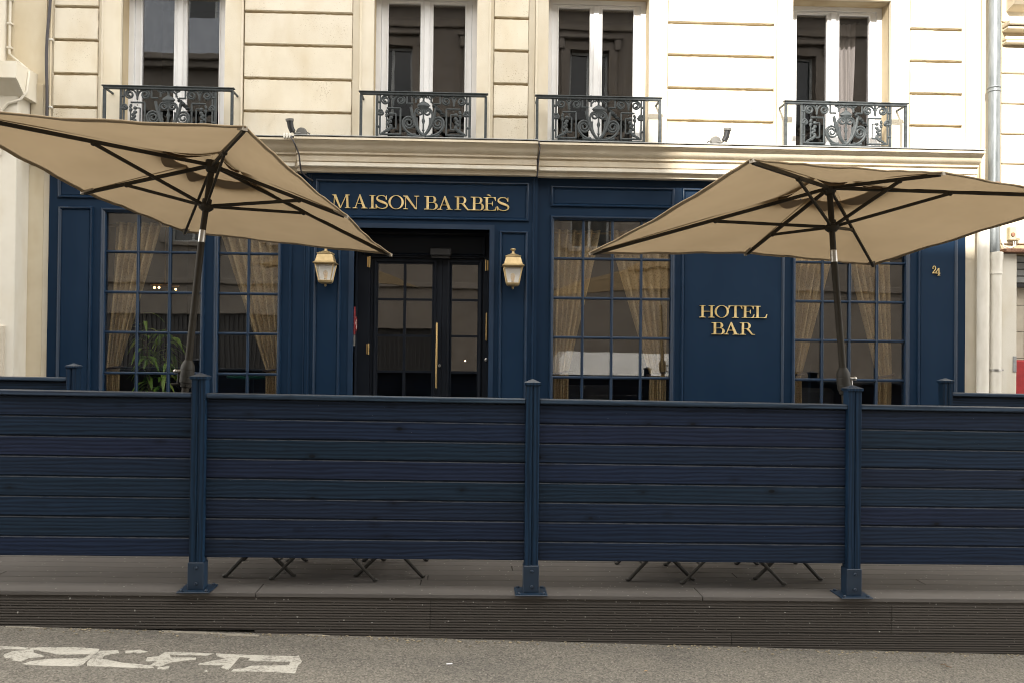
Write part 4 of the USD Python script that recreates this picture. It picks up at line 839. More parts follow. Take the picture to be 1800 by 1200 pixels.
# ================================================================== INSIDE THE BAR
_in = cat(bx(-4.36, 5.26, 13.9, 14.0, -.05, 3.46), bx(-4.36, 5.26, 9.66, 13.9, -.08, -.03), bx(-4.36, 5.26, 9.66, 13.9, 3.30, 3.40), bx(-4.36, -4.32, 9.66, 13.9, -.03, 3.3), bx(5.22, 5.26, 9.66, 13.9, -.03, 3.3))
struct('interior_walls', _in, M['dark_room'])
YCU = 9.76
def curtain_pair(win_a, win_b, labels):
    pass
CUR = [  # top span, tie span, foot span, label
    ((-3.78, -3.30), (-3.86, -3.72), (-3.88, -3.72), 'sheer gold curtain behind the far left window, above the plant'),
    ((-2.72, -2.02), (-2.20, -2.04), (-2.22, -2.03), 'gold curtain tied back in the narrow two pane window left of the entrance'),
    ((.84, 1.36), (.86, 1.02), (.86, 1.03), 'pale gold curtain tied back at the left of the window right of the entrance'),
    ((1.44, 2.10), (1.90, 2.08), (1.88, 2.08), 'gold curtain tied back at the right of the window right of the entrance'),
    ((3.40, 3.95), (3.40, 3.56), (3.40, 3.60), 'gold curtain tied back at the left of the far right window'),
    ((4.02, 4.52), (4.40, 4.56), (4.36, 4.54), 'gold curtain tied back at the right of the far right window')]
for top, tie, foot, lb in CUR:
    c = thing('curtain', lb, 'curtain')
    up = drape(top[0], top[1], tie[0], tie[1], 2.90, 1.36, YCU, 6, .05, 1.05, 110, 34)
    lo = drape(tie[0], tie[1], foot[0], foot[1], 1.36, .05, YCU, 7, .02, 1.0, 60, 18)
    part(c, 'upper_drape', up, M['curtain'], smooth=True); part(c, 'lower_drape', lo, M['curtain'], smooth=True)
    cx = (tie[0] + tie[1]) / 2; w = (tie[1] - tie[0]) / 2 + .03
    part(c, 'tie_back', tube([(cx + w * math.cos(a), YCU + .06 * math.sin(a), 1.37 + .02 * math.cos(a)) for a in np.linspace(0, 2 * np.pi, 18, endpoint=False)], .012, 6, True), M['dark_wood'])
for a, b, lb in ((-3.9, -2.0, 'thin curtain rod behind the left windows'), (.78, 2.14, 'thin curtain rod behind the window right of the entrance'), (3.36, 4.70, 'thin curtain rod behind the far right window')):
    rd = thing('curtain_rod', lb, 'curtain rod')
    part(rd, 'rod', cyl((a, YCU, 2.87), (b, YCU, 2.87), .012, 10), M['brass_bright'])
    for x in (a, b): part(rd, 'finial', ico(.024, (x, YCU, 2.87), 1), M['brass_bright'])
# plant
pl = thing('potted_plant', 'leafy green plant standing behind the far left window', 'plant', loc=(-3.42, 9.98, -.03))
part(pl, 'pot', lathe([(.001, 0), (.14, 0), (.19, .38), (.2, .40), (.17, .40), (.165, .36), (.001, .35)], 22), M['pot'], smooth=40)
rg = random.Random(11)
tips = []
for k in range(6):
    a = rg.uniform(0, 6.28); h = rg.uniform(1.55, 2.10); dx, dy = .17 * math.cos(a), .10 * math.sin(a)
    P = [(.3 * dx * t, .3 * dy * t, .35) if t == 0 else (dx * t ** 1.3, dy * t ** 1.3, .35 + (h - .35) * t) for t in np.linspace(0, 1, 8)]
    part(pl, 'stem', tube(P, list(np.linspace(.014, .006, 8)), 6), M['stem'], smooth=True); tips.append((P, h))
for k in range(190):
    P, h = tips[k % 6]; t = rg.uniform(.35, 1.0); i = min(6, int(t * 7)); p = np.array(P[i]) + (np.array(P[i + 1]) - np.array(P[i])) * (t * 7 - i)
    a = rg.uniform(0, 6.28); L = rg.uniform(.16, .27); w = rg.uniform(.017, .030); rise = rg.uniform(.1, .75); droop = rg.uniform(.5, 1.3)
    d = np.array([math.cos(a), math.sin(a) * .8, 0]); sd = np.array([-math.sin(a), math.cos(a), 0]); V = []; Fc = []
    for j, s in enumerate(np.linspace(0, 1, 6)):
        c = p + d * L * s * .9 + np.array([0, 0, L * (rise * s - droop * s * s)]); ww = w * math.sin(math.pi * min(1, .12 + .88 * s)) + .001
        V += [c - sd * ww, c + np.array([0, 0, -.004]), c + sd * ww]
        if j: b0 = (j - 1) * 3; Fc += [(b0, b0 + 1, b0 + 4), (b0, b0 + 4, b0 + 3), (b0 + 1, b0 + 2, b0 + 5), (b0 + 1, b0 + 5, b0 + 4)]
    part(pl, 'leaf', trimesh.Trimesh(V, Fc, process=False), M['leaf'], smooth=True)
# wall light, pendant cluster, furniture
sc = thing('wall_light', 'wall light with two lit candle bulbs seen beside the left parasol pole', 'lamp', loc=(-3.02, 10.7, 0))
part(sc, 'stem', cat(cyl((0, 0, 1.55), (0, 0, 2.05), .008), bx(-.04, .04, .02, .04, 1.7, 1.85, .006), cyl((0, 0, 1.78), (0, .03, 1.78), .008)), M['brass'])
for z in (1.60, 2.02): part(sc, 'bulb', mv(ico(.016, (0, 0, 0), 2, (1, 1, 1.9)), 0, 0, z), M['glow'])
pc = thing('pendant_light', 'pendant with small lit bulbs glowing above the plant', 'lamp', loc=(-3.78, 11.3, 0))
part(pc, 'rod', cyl((0, 0, 2.35), (0, 0, 3.3), .008), M['brass']); part(pc, 'ring', tube([(.16 * math.cos(a), .16 * math.sin(a), 2.35) for a in np.linspace(0, 6.283, 24, endpoint=False)], .008, 6, True), M['brass'])
for a in (4.2, 4.6, 5.4, 1.0): part(pc, 'bulb', mv(ico(.013, (0, 0, 0), 2), .16 * math.cos(a), .16 * math.sin(a), 2.31), M['glow'])
tb = thing('bar_table', 'small round table with green top inside, behind the narrow window', 'table', loc=(-2.55, 10.6, -.03))
part(tb, 'top', lathe([(.001, 1.28), (.27, 1.28), (.28, 1.29), (.28, 1.305), (.27, 1.312), (.001, 1.312)], 32), M['green_top'], smooth=40); part(tb, 'column', cyl((0, 0, .02), (0, 0, 1.28), .03), M['black']); part(tb, 'foot', lathe([(.001, 0), (.22, 0), (.22, .015), (.03, .04), (.001, .04)], 24), M['black'])
def make_seat(label, x, y, rz):
    t = thing('lounge_chair', label, 'chair', None, (x, y, -.03), rz)
    part(t, 'seat', bx(-.30, .30, -.28, .28, .34, .48, .05), M['upholstery']); part(t, 'backrest', bx(-.32, .32, .22, .34, .42, 1.22, .05), M['upholstery'])
    for sx in (-1, 1):
        part(t, 'arm', bx(sx * .33 - .05, sx * .33 + .05, -.26, .26, .42, .66, .04), M['upholstery'])
        for sy in (-1, 1): part(t, 'leg', cyl((sx * .26, sy * .22, 0), (sx * .26, sy * .22, .34), .02, 8), M['dark_wood'])
    return t
make_seat('grey upholstered chair inside the far right window', 4.1, 10.7, 0)
make_seat('grey upholstered chair inside the window right of the entrance', 1.5, 11.0, 15)
solo('standby_lamp', ico(.007, (-.10, 11.2, 1.47), 1), M['glow_red'], 'tiny lit lamp point seen through the narrow door leaf', 'lamp')

# ================================================================== NEIGHBOURS
nl = thing('left_neighbour_building', 'cream plastered neighbouring building at the far left with a projecting pier', 'building')
part(nl, 'wall', bx(-9, -4.462, 9.60, 10.0, -.3, 8.4), M['plaster'])
part(nl, 'pier', bx(-5.6, -4.612, 9.34, 9.60, -.3, 4.30, .006), M['plaster_white'])
part(nl, 'corbel', prism_x([(9.16, 4.40), (9.16, 4.235), (9.20, 4.21), (9.34, 4.10), (9.60, 4.10), (9.60, 4.40)], -5.6, -4.545), M['plaster_white'])
part(nl, 'upper_pier', bx(-5.6, -4.86, 9.30, 9.60, 4.40, 8.4, .006), M['plaster_white'])
part(nl, 'plinth_panel', bx(-5.6, -4.70, 9.315, 9.345, -.3, 1.79, .006), M['tile'])
part(nl, 'window_band', bx(-4.60, -4.475, 9.585, 9.60, 3.46, 4.3, .004), M['plaster'])
cp = thing('corner_conduit', 'thin cream pipe with clips curving round the corbel at the far left', 'pipe')
part(cp, 'tube', tube([(-4.82, 9.57, 8.0), (-4.82, 9.57, 4.60), (-4.60, 9.50, 4.42), (-4.535, 9.40, 4.36), (-4.53, 9.35, 4.15), (-4.58, 9.322, 4.06), (-4.70, 9.322, 4.02), (-4.76, 9.322, 3.95), (-4.77, 9.322, 3.5)], .014, 8), M['plaster_white'], smooth=True)
for z in (4.65, 4.9, 5.15): part(cp, 'clip', bx(-4.845, -4.795, 9.55, 9.6, z, z + .022, .004), M['plaster_white'])

nr = thing('right_neighbour_building', 'sunlit cream neighbouring building at the far right with coursed stone', 'building')
wl = sbox(5.462, -.4, 10, 8.4).difference(sbox(5.845, -.5, 9.2, 2.70))
part(nr, 'wall', xz_poly(wl, 9.62, 10.0), M['joint'])
part(nr, 'edge_strip', bx(5.47, 5.665, 9.61, 9.625, 2.8, 8.4), M['plaster'])
zz = [2.80, 3.36, 3.672, 3.995, 4.326, 4.655, 4.95]
for a, b in zip(zz[:-1], zz[1:]): part(nr, 'stone_block', bx(5.69, 8.5, 9.595, 9.63, a + .008, b - .008, .008), M['stone'])
for z0, z1, y in ((4.97, 5.00, 9.53), (5.01, 5.05, 9.55), (5.11, 5.14, 9.50), (5.15, 5.20, 9.47)): part(nr, 'string_moulding', bx(5.70, 8.5, y, 9.63, z0, z1, .008), M['cornice'])
part(nr, 'bracket', prism_x([(9.40, 5.60), (9.40, 5.42), (9.46, 5.36), (9.62, 5.32), (9.62, 5.60)], 5.73, 5.95), M['cornice'])
part(nr, 'upper_wall', bx(5.69, 8.5, 9.595, 9.63, 5.22, 8.4, .01), M['stone'])
part(nr, 'door_jamb', bx(5.665, 5.842, 9.56, 9.66, -.35, 2.70, .008), M['plaster_white'])
part(nr, 'base_wall', bx(5.463, 5.66, 9.60, 9.63, -.35, 2.79), M['plaster'])
part(nr, 'lintel', bx(5.67, 8.8, 9.47, 9.66, 2.705, 2.745, .004), M['rust'])
for i in range(4): part(nr, 'shutter_slat', bx(5.85, 9.1, 9.72, 9.74, 2.40 + i * .075, 2.468 + i * .075, .006), M['shutter'])
part(nr, 'shutter_foot', bx(5.85, 9.1, 9.71, 9.75, 2.345, 2.395, .008), M['black'])
for j in range(5):
    for i in range(6): part(nr, 'tile', bx(5.85 + i * .25, 6.095 + i * .25, 9.84, 9.86, 1.0 + j * .29, 1.285 + j * .29, .003), M['tile'])
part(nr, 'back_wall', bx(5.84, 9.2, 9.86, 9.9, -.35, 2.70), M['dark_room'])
rb = thing('red_board', 'rough red painted board standing in the doorway at the far right', 'board')
part(rb, 'face', bx(5.862, 6.4, 9.66, 9.70, .0, 1.56, .02), M['red']); part(rb, 'foot', bx(5.88, 6.38, 9.62, 9.74, -.03, .03, .006), M['black'])
part(nr, 'lock_plate', bx(5.80, 5.838, 9.552, 9.562, 1.43, 1.60, .002), M['lead'])

dp = thing('zinc_downpipe', 'grey zinc rainwater pipe running down the right wall into a white pipe', 'downpipe')
part(dp, 'pipe', cyl((5.548, 9.50, 2.70), (5.548, 9.50, 8.3), .060, 20), M['zinc'], smooth=40)
for z in (4.43, 4.47, 7.2): part(dp, 'collar', mv(lathe([(.058, -.012), (.067, -.008), (.069, 0), (.067, .008), (.058, .012)], 20), 5.548, 9.50, z), M['zinc'], smooth=40)
part(dp, 'bracket', cat(bx(5.50, 5.60, 9.555, 9.60, 3.42, 3.45, .004), mv(lathe([(.06, -.012), (.066, -.012), (.066, .012), (.06, .012)], 20), 5.548, 9.50, 3.435)), M['rust'])
part(dp, 'lower_pipe', cyl((5.570, 9.50, -.05), (5.570, 9.50, 2.66), .062, 20), M['pipe_white'], smooth=40)
part(dp, 'socket', mv(lathe([(.062, 2.46), (.07, 2.47), (.066, 2.50), (.066, 2.62), (.074, 2.64), (.074, 2.70), (.06, 2.705)], 20), 5.570, 9.50, 0), M['pipe_white'], smooth=40)
part(dp, 'clamp', cat(mv(lathe([(.06, 1.44), (.068, 1.44), (.068, 1.462), (.06, 1.462)], 20), 5.570, 9.50, 0), bx(5.62, 5.66, 9.49, 9.60, 1.442, 1.46, .003)), M['steel'])
wp = thing('white_downpipe', 'plain white drain pipe between the blue shopfront and the zinc pipe', 'downpipe')
part(wp, 'pipe', cyl((5.435, 9.50, -.05), (5.435, 9.50, 3.1), .062, 20), M['pipe_white'], smooth=40); part(wp, 'bend', tube([(5.435, 9.50, 3.1), (5.435, 9.52, 3.17), (5.435, 9.58, 3.22), (5.435, 9.66, 3.23)], .064, 18), M['pipe_white'], smooth=40)
eb = thing('electric_box', 'small beige electrical box with loose white wires at the right wall', 'electrical box')
part(eb, 'box', bx(5.745, 5.865, 9.53, 9.615, 2.84, 2.985, .008), varied('old_plastic', (.42, .36, .22), (.5, .44, .29), 12, .5, .6)); part(eb, 'dial', mv(rotm(lathe([(.001, 0), (.022, 0), (.022, .012), (.001, .012)], 16), 90, (1, 0, 0)), 5.775, 9.53, 2.90), M['rust'])
part(eb, 'cover', bx(5.81, 5.85, 9.522, 9.532, 2.86, 2.96, .004), M['tile'])
for dx in (0, .02): part(eb, 'wire', tube([(5.80 + dx, 9.56, 2.84), (5.795 + dx, 9.54, 2.78), (5.74, 9.54, 2.74 + dx), (5.69, 9.55, 2.76 + dx), (5.66, 9.56, 2.86), (5.66, 9.57, 2.98)], .0055, 6), M['wire'], smooth=True)

# ================================================================== TERRACE DECK
deck = thing('terrace_deck', 'low brown composite timber terrace along the street', 'deck')
rows = [(5.93, 6.155)]
y = 6.16
while y < 8.0: rows.append((y, min(y + .136, 8.02))); y += .143
rg = random.Random(21)
joints = {0: [-1.38, 1.52, 4.4], 1: [-.34, 2.6], 2: [-3.2, -.30, 3.2], 3: [-1.3, 1.9], 4: [.3, 2.2]}
for i, (y0, y1) in enumerate(rows):
    js = [-7.0] + joints.get(i, sorted(rg.uniform(-5, 6) for _ in range(2))) + [7.5]
    for a, b in zip(js[:-1], js[1:]):
        m = bx(a + .0025, b - .0025, y0, y1 - .001, -.026 - rg.uniform(0, .002), 0, .003); part(deck, 'deck_board', shear(m), DECK[rg.randrange(3)])
        if i < 5:
            pass
sub = bx(-7, 7.5, 6.05, 7.95, -.16, -.04); part(deck, 'substructure', shear(sub), M['black'])
def grooved(x0, x1, z0, z1, y, n):
    """fascia board whose face carries n ribs"""
    P = [(y + .022, z0), (y + .022, z1)]; h = (z1 - z0) / n; Q = []
    for k in range(n):
        a = z1 - k * h; Q += [(y, a), (y, a - h * .52), (y + .010, a - h * .58), (y + .010, a - h * .94)]
    Q.append((y, z0))
    return shear(prism_x(P + Q, x0, x1))
part(deck, 'nosing_strip', shear(bx(-7, 7.5, 5.945, 5.965, -.052, -.030)), FASC[0])
for a, b, i in ((-7, -4.2, 0), (-4.197, -.263, 1), (-.260, 2.788, 0), (2.791, 7.5, 1)): part(deck, 'fascia_board', grooved(a, b, -.238, -.050, 5.938, 11), FASC[i])
for a, b, i in ((-1.385, 1.715, 1), (1.719, 7.5, 0)): part(deck, 'fascia_board', grooved(a, b, -.40, -.242, 5.936, 10), FASC[i])

# ================================================================== FENCES
def fence_post(f, x, y, top, label=None, side=0):
    p = group_part(f, 'post', label)
    z0 = deck_z(x)
    prof = [(-.045, -.045), (-.004, -.045), (-.004, -.037), (.004, -.037), (.004, -.045), (.045, -.045), (.045, .045), (-.045, .045)]
    g = Polygon(prof).buffer(-.004, join_style=2).buffer(.004, quad_segs=2)
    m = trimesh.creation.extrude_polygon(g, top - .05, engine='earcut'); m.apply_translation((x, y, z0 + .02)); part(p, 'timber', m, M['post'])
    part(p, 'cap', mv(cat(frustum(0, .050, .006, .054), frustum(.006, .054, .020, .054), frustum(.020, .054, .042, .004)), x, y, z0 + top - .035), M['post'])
    part(p, 'steel_shoe', bx(x - .051, x + .051, y - .051, y + .051, z0 + .008, z0 + .185, .004), M['shoe'])
    part(p, 'base_plate', bx(x - .105, x + .105, y - .105, y + .105, z0, z0 + .009, .003), M['shoe'])
    for dx, dy in ((-.08, -.08), (.08, -.08), (-.08, .08), (.08, .08)): part(p, 'bolt', mv(lathe([(.001, 0), (.013, 0), (.013, .008), (.008, .013), (.001, .013)], 8), x + dx, y + dy, z0 + .009), M['shoe'])
    for z in (.05, .15): part(p, 'bolt', mv(rotm(lathe([(.001, 0), (.011, 0), (.011, .004), (.007, .009), (.001, .009)], 8), 90, (1, 0, 0)), x + .004, y - .051, z0 + z), M['steel'] if 0 else M['shoe'])
def fence_bay(f, x0, x1, y, zb, zt, n, seed, rail=True):
    r = random.Random(seed); h = (zt - zb) / n; last = -1
    for k in range(n):
        z0 = zb + k * h; z1 = z0 + h
        i = r.randrange(6)
        while i == last: i = r.randrange(6)
        last = i; j = r.uniform(-.0015, .0015)
        b = prism_x([(y - .014 + j, z0 + .006), (y - .010 + j, z0 + .002), (y + .014 + j, z0 + .002), (y + .014 + j, z1 + .001), (y - .001 + j, z1 + .001), (y - .001 + j, z1 - .004), (y - .014 + j, z1 - .0105)], x0, x1)
        tilt = r.uniform(-.0012, .0012); b.vertices[:, 2] += tilt * (b.vertices[:, 0] - (x0 + x1) / 2)
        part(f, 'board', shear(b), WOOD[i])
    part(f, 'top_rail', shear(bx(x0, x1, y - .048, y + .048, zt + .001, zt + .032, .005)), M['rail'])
fence = thing('terrace_fence', 'long dark blue boarded fence with capped posts along the front of the terrace', 'fence')
FX = [-6.10, -3.935 - .0, -1.770, .393, 2.540, 4.70, 6.86]
FX[1] = -3.935
for x in FX[1:-1] if 0 else FX: fence_post(fence, x, 6.0, 1.395)
for k in range(len(FX) - 1): fence_bay(fence, FX[k] + .046, FX[k + 1] - .046, 6.01, .208, 1.240, 8, 40 + k)
fl = thing('return_fence', 'dark blue boarded fence with one capped post behind the terrace at the left', 'fence')
fence_post(fl, -3.44, 8.0, 1.40)
fence_bay(fl, -6.9, -3.486, 8.01, .208, 1.252, 8, 70)
fr = thing('return_fence', 'dark blue boarded fence with one capped post behind the terrace at the right', 'fence')
fence_post(fr, 4.235, 8.0, 1.415)
fence_bay(fr, 4.281, 7.5, 8.01, .208, 1.262, 8, 80)

# ================================================================== PARASOLS
def make_parasol(label, T, joint, barrel, seed):
    t = thing('parasol', label, 'parasol')
    hub = np.array(T['hub']); order = ['nn', 'mn', 'pn', 'pp', 'mp', 'np']
    tips = [np.array(T[k]) for k in order]
    joint = np.array(joint); barrel = np.array(barrel)
    ax = (hub - joint) / np.linalg.norm(hub - joint)
    nrm = np.cross(tips[2] - tips[0], tips[5] - tips[0]); nrm /= np.linalg.norm(nrm); nrm = nrm if nrm[2] > 0 else -nrm
    low = barrel + (barrel - joint) / np.linalg.norm(barrel - joint) * ((barrel[2] - .32) / ((joint - barrel)[2] / np.linalg.norm(joint - barrel)))
    crown = hub + nrm * .03
    # fabric: six gores between the ribs, scalloped hem, slack folds
    V = []; Fc = []; NS, NR = 16, 22
    def fab(i, s, r, lift=.02):
        a, b = tips[i] + (tips[i] - hub) * .012, tips[(i + 1) % 6] + (tips[(i + 1) % 6] - hub) * .012
        e = a + (b - a) * s; mid = (hub + nrm * 0 - (a + b) / 2); q = 4 * s * (1 - s)
        e = e + mid * .022 * q
        p = crown + (e - crown) * r + nrm * (lift * (1 - .55 * r))
        p = p + nrm * (-.036 * q * math.sin(math.pi * min(1, r)) - .012 * r * q)
        p = p + nrm * .0045 * math.sin(22 * s + 9 * r + i) * r * q + nrm * .010 * math.sin(46 * (s if s < .5 else 1 - s)) * math.exp(-6 * min(s, 1 - s)) * r ** 2 * math.sin(5 * r + i) + nrm * .004 * math.sin(31 * r + 5 * s + i * 2) * q
        return p
    R0 = .20
    for i in range(6):
        base = len(V)
        for j in range(NR + 1):
            for k in range(NS + 1): V.append(fab(i, k / NS, R0 + (1 - R0) * j / NR))
        for j in range(NR):
            for k in range(NS):
                p = base + j * (NS + 1) + k; Fc += [(p, p + 1, p + NS + 2), (p, p + NS + 2, p + NS + 1)]
    can = part(t, 'canopy', trimesh.Trimesh(V, Fc, process=False), M['canopy'], smooth=True)
    V = []; Fc = []
    for i in range(6):
        base = len(V)
        for k in range(NS + 1):
            for r in (.972, 1.001): V.append(fab(i, k / NS, r) - nrm * .003)
        for k in range(NS): p = base + 2 * k; Fc += [(p, p + 1, p + 3), (p, p + 3, p + 2)]
    part(t, 'hem_band', trimesh.Trimesh(V, Fc, process=False), M['canopy_dense'], smooth=True)
    for i in range(6):
        part(t, 'seam', tube([fab(i, 0, r) - nrm * .0035 for r in np.linspace(R0, .97, 14)], .0035, 5), M['canopy_dense'])
    hem = []
    for i in range(6): hem += [fab(i, k / NS, 1.0) for k in range(NS)]
    part(t, 'hem', tube(hem, .006, 6, True), M['canopy_dense'], smooth=True)
    V = []; Fc = []
    for i in range(6):
        base = len(V)
        for j in range(9):
            for k in range(9):
                r = .30 * j / 8; p = fab(i, k / 8, r, .02) + nrm * (.075 * (1 - .35 * j / 8) + (.02 * math.sin(9 * k / 8 * math.pi) * (j / 8)))
                V.append(p)
        for j in range(8):
            for k in range(8): p = base + j * 9 + k; Fc += [(p, p + 1, p + 10), (p, p + 10, p + 9)]
    part(t, 'vent', trimesh.Trimesh(V, Fc, process=False), M['canopy'], smooth=True)
    for i in (0, 1, 2, 3, 4, 5):
        V = []; Fc = []
        for k in range(NS + 1):
            s_ = k / NS; sw = math.sin(math.pi * s_)
            for j in range(5):
                r = R0 + .004 + .055 * sw * j / 4
                V.append(fab(i, s_, r) - nrm * (.004 + .022 * sw * (j / 4) ** 1.5 * (1 + .3 * math.sin(7 * s_ + i))))
        for k in range(NS):
            for j in range(4): p = k * 5 + j; Fc += [(p, p + 1, p + 6), (p, p + 6, p + 5)]
        part(t, 'vent_flap', trimesh.Trimesh(V, Fc, process=False), M['flap'], smooth=True)
    part(t, 'finial', tube([hub + ax * .10, hub + ax * .13, hub + ax * .16], [.03, .022, .006], 12), M['pole'])
    slider = hub - ax * .30
    part(t, 'hub', tube([hub - ax * .05, hub - ax * .02, hub + ax * .03], [.034, .05, .05], 12), M['pole'])
    part(t, 'slider', tube([slider - ax * .035, slider - ax * .015, slider + ax * .01, slider + ax * .02, slider + ax * .05], [.030, .052, .052, .033, .033], 14), M['pole'])
    for i, tip in enumerate(tips):
        mid = i in (1, 4)
        d = tip - hub; L = np.linalg.norm(d); d = d / L; side = np.cross(d, nrm); up = np.cross(side, d)
        def bar(a, b, w, h):
            dd = (b - a) / np.linalg.norm(b - a); s1 = np.cross(dd, nrm); s1 /= np.linalg.norm(s1); u1 = np.cross(s1, dd); V = []
            for p in (a, b):
                for sx, sy in ((-1, -1), (1, -1), (1, 1), (-1, 1)): V.append(p + s1 * sx * w + u1 * sy * h)
            return trimesh.Trimesh(V, [(0, 1, 2), (0, 2, 3), (4, 6, 5), (4, 7, 6)] + sum([[(k, k + 4, (k + 1) % 4 + 4), (k, (k + 1) % 4 + 4, (k + 1) % 4)] for k in range(4)], []), process=False)
        rb = group_part(t, 'rib')
        part(rb, 'bar', bar(hub + d * .03, tip - d * .01 - nrm * .006, .0085, .012), M['pole'])
        f = .66 if mid else .47
        m_ = hub + (tip - hub) * f - nrm * .014; sv = m_ - slider; s0 = slider + sv / np.linalg.norm(sv) * .045
        part(rb, 'strut', bar(s0, m_, .0075, .0105), M['pole'])
        part(rb, 'joint', mv(ico(.018, (0, 0, 0), 1), *m_), M['pole'])
        # pocket sewn at the tip
        pk = trimesh.convex.convex_hull(np.array([tip + d * .02 + side * s * .012 + nrm * .012 * u for s in (-1, 1) for u in (-1, 1)] + [tip - d * .085 + side * s * .03 + nrm * (.004 * u + .004) for s in (-1, 1) for u in (-1, 1)]))
        part(rb, 'tip_pocket', pk, M['pocket'])
    part(t, 'upper_pole', tube([joint, hub], .0215, 16), M['pole'], smooth=40)
    jd = (joint - barrel) / np.linalg.norm(joint - barrel)
    part(t, 'tilt_joint', tube([joint - jd * .075, joint - jd * .07, joint + ax * .012, joint + ax * .016], [.0235, .0245, .0245, .0235], 16), M['steel'], smooth=40)
    part(t, 'lower_pole', tube([low, joint - jd * .07], .0245, 16), M['pole'], smooth=40)
    cr = group_part(t, 'crank_housing')
    bq = [(-.115, .027), (-.11, .036), (-.085, .041), (-.08, .046), (-.05, .049), (-.045, .047), (-.04, .049), (.0, .049), (.005, .047), (.01, .049), (.04, .046), (.06, .036), (.075, .029)]
    part(cr, 'barrel', tube([barrel + jd * a for a, _ in bq], [r for _, r in bq], 22), M['crank'], smooth=30)
    sdv = np.array([-1.0, -.25, 0]) if seed == 1 else np.array([1.0, -.25, 0]); sdv /= np.linalg.norm(sdv)
    part(cr, 'knob', cat(cyl(barrel + sdv * .04, barrel + sdv * .075, .012), ico(.016, barrel + sdv * .078, 1)), M['steel'], smooth=40)
    part(cr, 'screw', ico(.009, barrel - jd * .16 + np.array([.02, -.03, 0]), 1), M['steel'])
    part(cr, 'handle', cat(cyl(barrel + sdv * .055, barrel + sdv * .055 - jd * .09, .007), cyl(barrel + sdv * .05 - jd * .09, barrel + sdv * .10 - jd * .09, .009)), M['steel'] if seed == 2 else M['crank'])
    cl = group_part(t, 'fence_clamp')
    for z in (.42, 1.02):
        q = low + (joint - low) * ((z - low[2]) / (joint[2] - low[2]))
        part(cl, 'plate', bx(q[0] - .07, q[0] + .07, 6.026, 6.036, z - .05, z + .05, .003), M['black'])
        part(cl, 'arm', bx(q[0] - .02, q[0] + .02, 6.03, q[1] - .02, z - .015, z + .015, .004), M['black'])
        part(cl, 'ring', mv(lathe([(.026, -.025), (.034, -.025), (.034, .025), (.026, .025)], 16), q[0], q[1], z), M['black'])
    return t
M['flap'] = plain('flap_fabric', (.20, .145, .088), .9)
M['pocket'] = plain('grey_tip_pocket', (.30, .26, .205), .7)
M['crank'] = plain('crank_plastic', (.026, .024, .020), .55, 0, .3)
make_parasol('tilted beige rectangular parasol at the left, its corner reaching over the entrance', {'hub': (-1.872, 6.546, 2.884), 'nn': (-1.226, 4.87, 2.747), 'pn': (-.725, 7.813, 2.401), 'np': (-3.098, 5.236, 2.92), 'pp': (-2.568, 8.174, 2.608), 'mn': (-.899, 6.349, 2.511), 'mp': (-2.833, 6.703, 2.70)}, (-1.921, 6.503, 2.40), (-1.998, 6.46, 1.425), 1)
make_parasol('tilted beige rectangular parasol at the right, reaching out of the picture', {'hub': (2.611, 6.599, 2.815), 'nn': (1.579, 5.129, 2.685), 'pn': (4.313, 6.163, 2.711), 'np': (.901, 6.969, 2.345), 'pp': (3.578, 8.021, 2.392), 'mn': (2.957, 5.648, 2.741), 'mp': (2.264, 7.49, 2.422)}, (2.613, 6.52, 2.33), (2.668, 6.46, 1.42), 2)

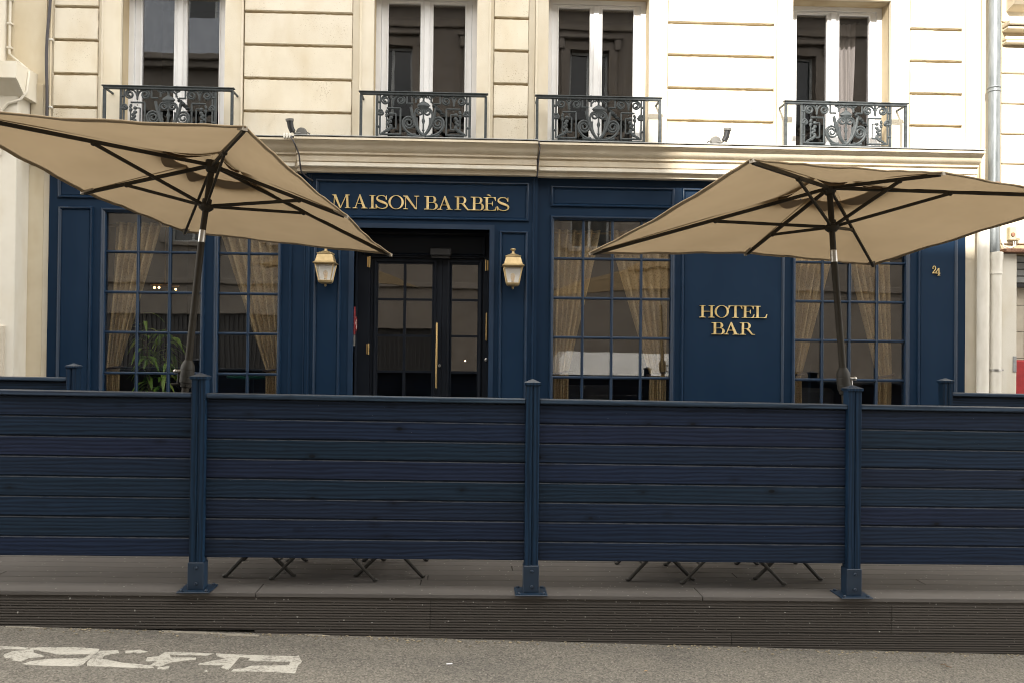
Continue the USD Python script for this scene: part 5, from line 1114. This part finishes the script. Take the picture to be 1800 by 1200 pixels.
# ================================================================== FOLDING TABLES AND CHAIRS
M['bistro'] = plain('bistro_metal', (.030, .028, .025), .45)
def make_chair(label, loc, rz):
    t = thing('folding_chair', label, 'chair', None, loc, rz)
    w = .25
    for s in (-1, 1):
        part(t, 'leg', tube([(-.225, s * w, .012), (.0, s * w, .25), (.24, s * w, .47)], .0135, 8), M['bistro']); part(t, 'leg', tube([(.225, s * (w - .022), .012), (-.02, s * (w - .022), .25), (-.20, s * (w - .022), .45), (-.27, s * (w - .022), .86)], .0135, 8), M['bistro'])
        for x, y in ((-.23, s * w), (.23, s * (w - .022))): part(t, 'foot', mv(ico(.016, (0, 0, 0), 1, (1.3, 1, .8)), x, y, .013), M['bistro'])
    part(t, 'crossbar', cat(cyl((-.13, -w, .115), (-.13, w, .115), .007), cyl((.13, -w, .11), (.13, w, .11), .007)), M['bistro'])
    for k in range(5): part(t, 'seat_slat', bx(-.20 + k * .085, -.125 + k * .085, -.21, .21, .455, .472, .005), M['bistro'])
    for k in range(2): part(t, 'back_slat', bx(-.285 + .02 * (1 - k), -.27 + .02 * (1 - k), -.20, .20, .66 + .1 * k, .72 + .1 * k, .005), M['bistro'])
    return t
def make_table(label, loc):
    t = thing('folding_table', label, 'table', None, loc)
    for s in (-1, 1):
        part(t, 'leg', tube([(-.345, s * .27, .012), (0, s * .27, .36), (.32, s * .27, .70)], .011, 8), M['bistro']); part(t, 'leg', tube([(.345, s * .30, .012), (0, s * .30, .36), (-.32, s * .30, .70)], .011, 8), M['bistro'])
        for x, y in ((-.35, s * .27), (.35, s * .30)): part(t, 'foot', mv(ico(.016, (0, 0, 0), 1, (1.3, 1, .8)), x, y, .013), M['bistro'])
    part(t, 'brace', cat(cyl((-.22, -.27, .13), (-.22, .27, .13), .007), cyl((.22, -.30, .13), (.22, .30, .13), .007)), M['bistro'])
    part(t, 'top', lathe([(.001, .70), (.36, .70), (.37, .708), (.37, .722), (.36, .728), (.001, .728)], 32), M['bistro'], smooth=40)
    return t
c0 = make_chair('folding chair with dark crossed legs, leftmost under the fence', (-1.45, 6.57, deck_z(-1.45)), 0)
copy(c0, 'folding_chair', 'folding chair with dark crossed legs just left of the middle post', 'chair', None, (-.565, 6.60, deck_z(-.56)), 180)
copy(c0, 'folding_chair', 'folding chair with dark crossed legs first right of the middle post', 'chair', None, (1.325, 6.57, deck_z(1.3)), 0)
copy(c0, 'folding_chair', 'folding chair with dark crossed legs just left of the right post', 'chair', None, (2.245, 6.62, deck_z(2.2)), 180)
t0 = make_table('folding table with dark crossed legs between the two left chairs', (-1.0, 6.53, deck_z(-1.0)))
copy(t0, 'folding_table', 'folding table with dark crossed legs between the two right chairs', 'table', None, (1.81, 6.52, deck_z(1.8)))
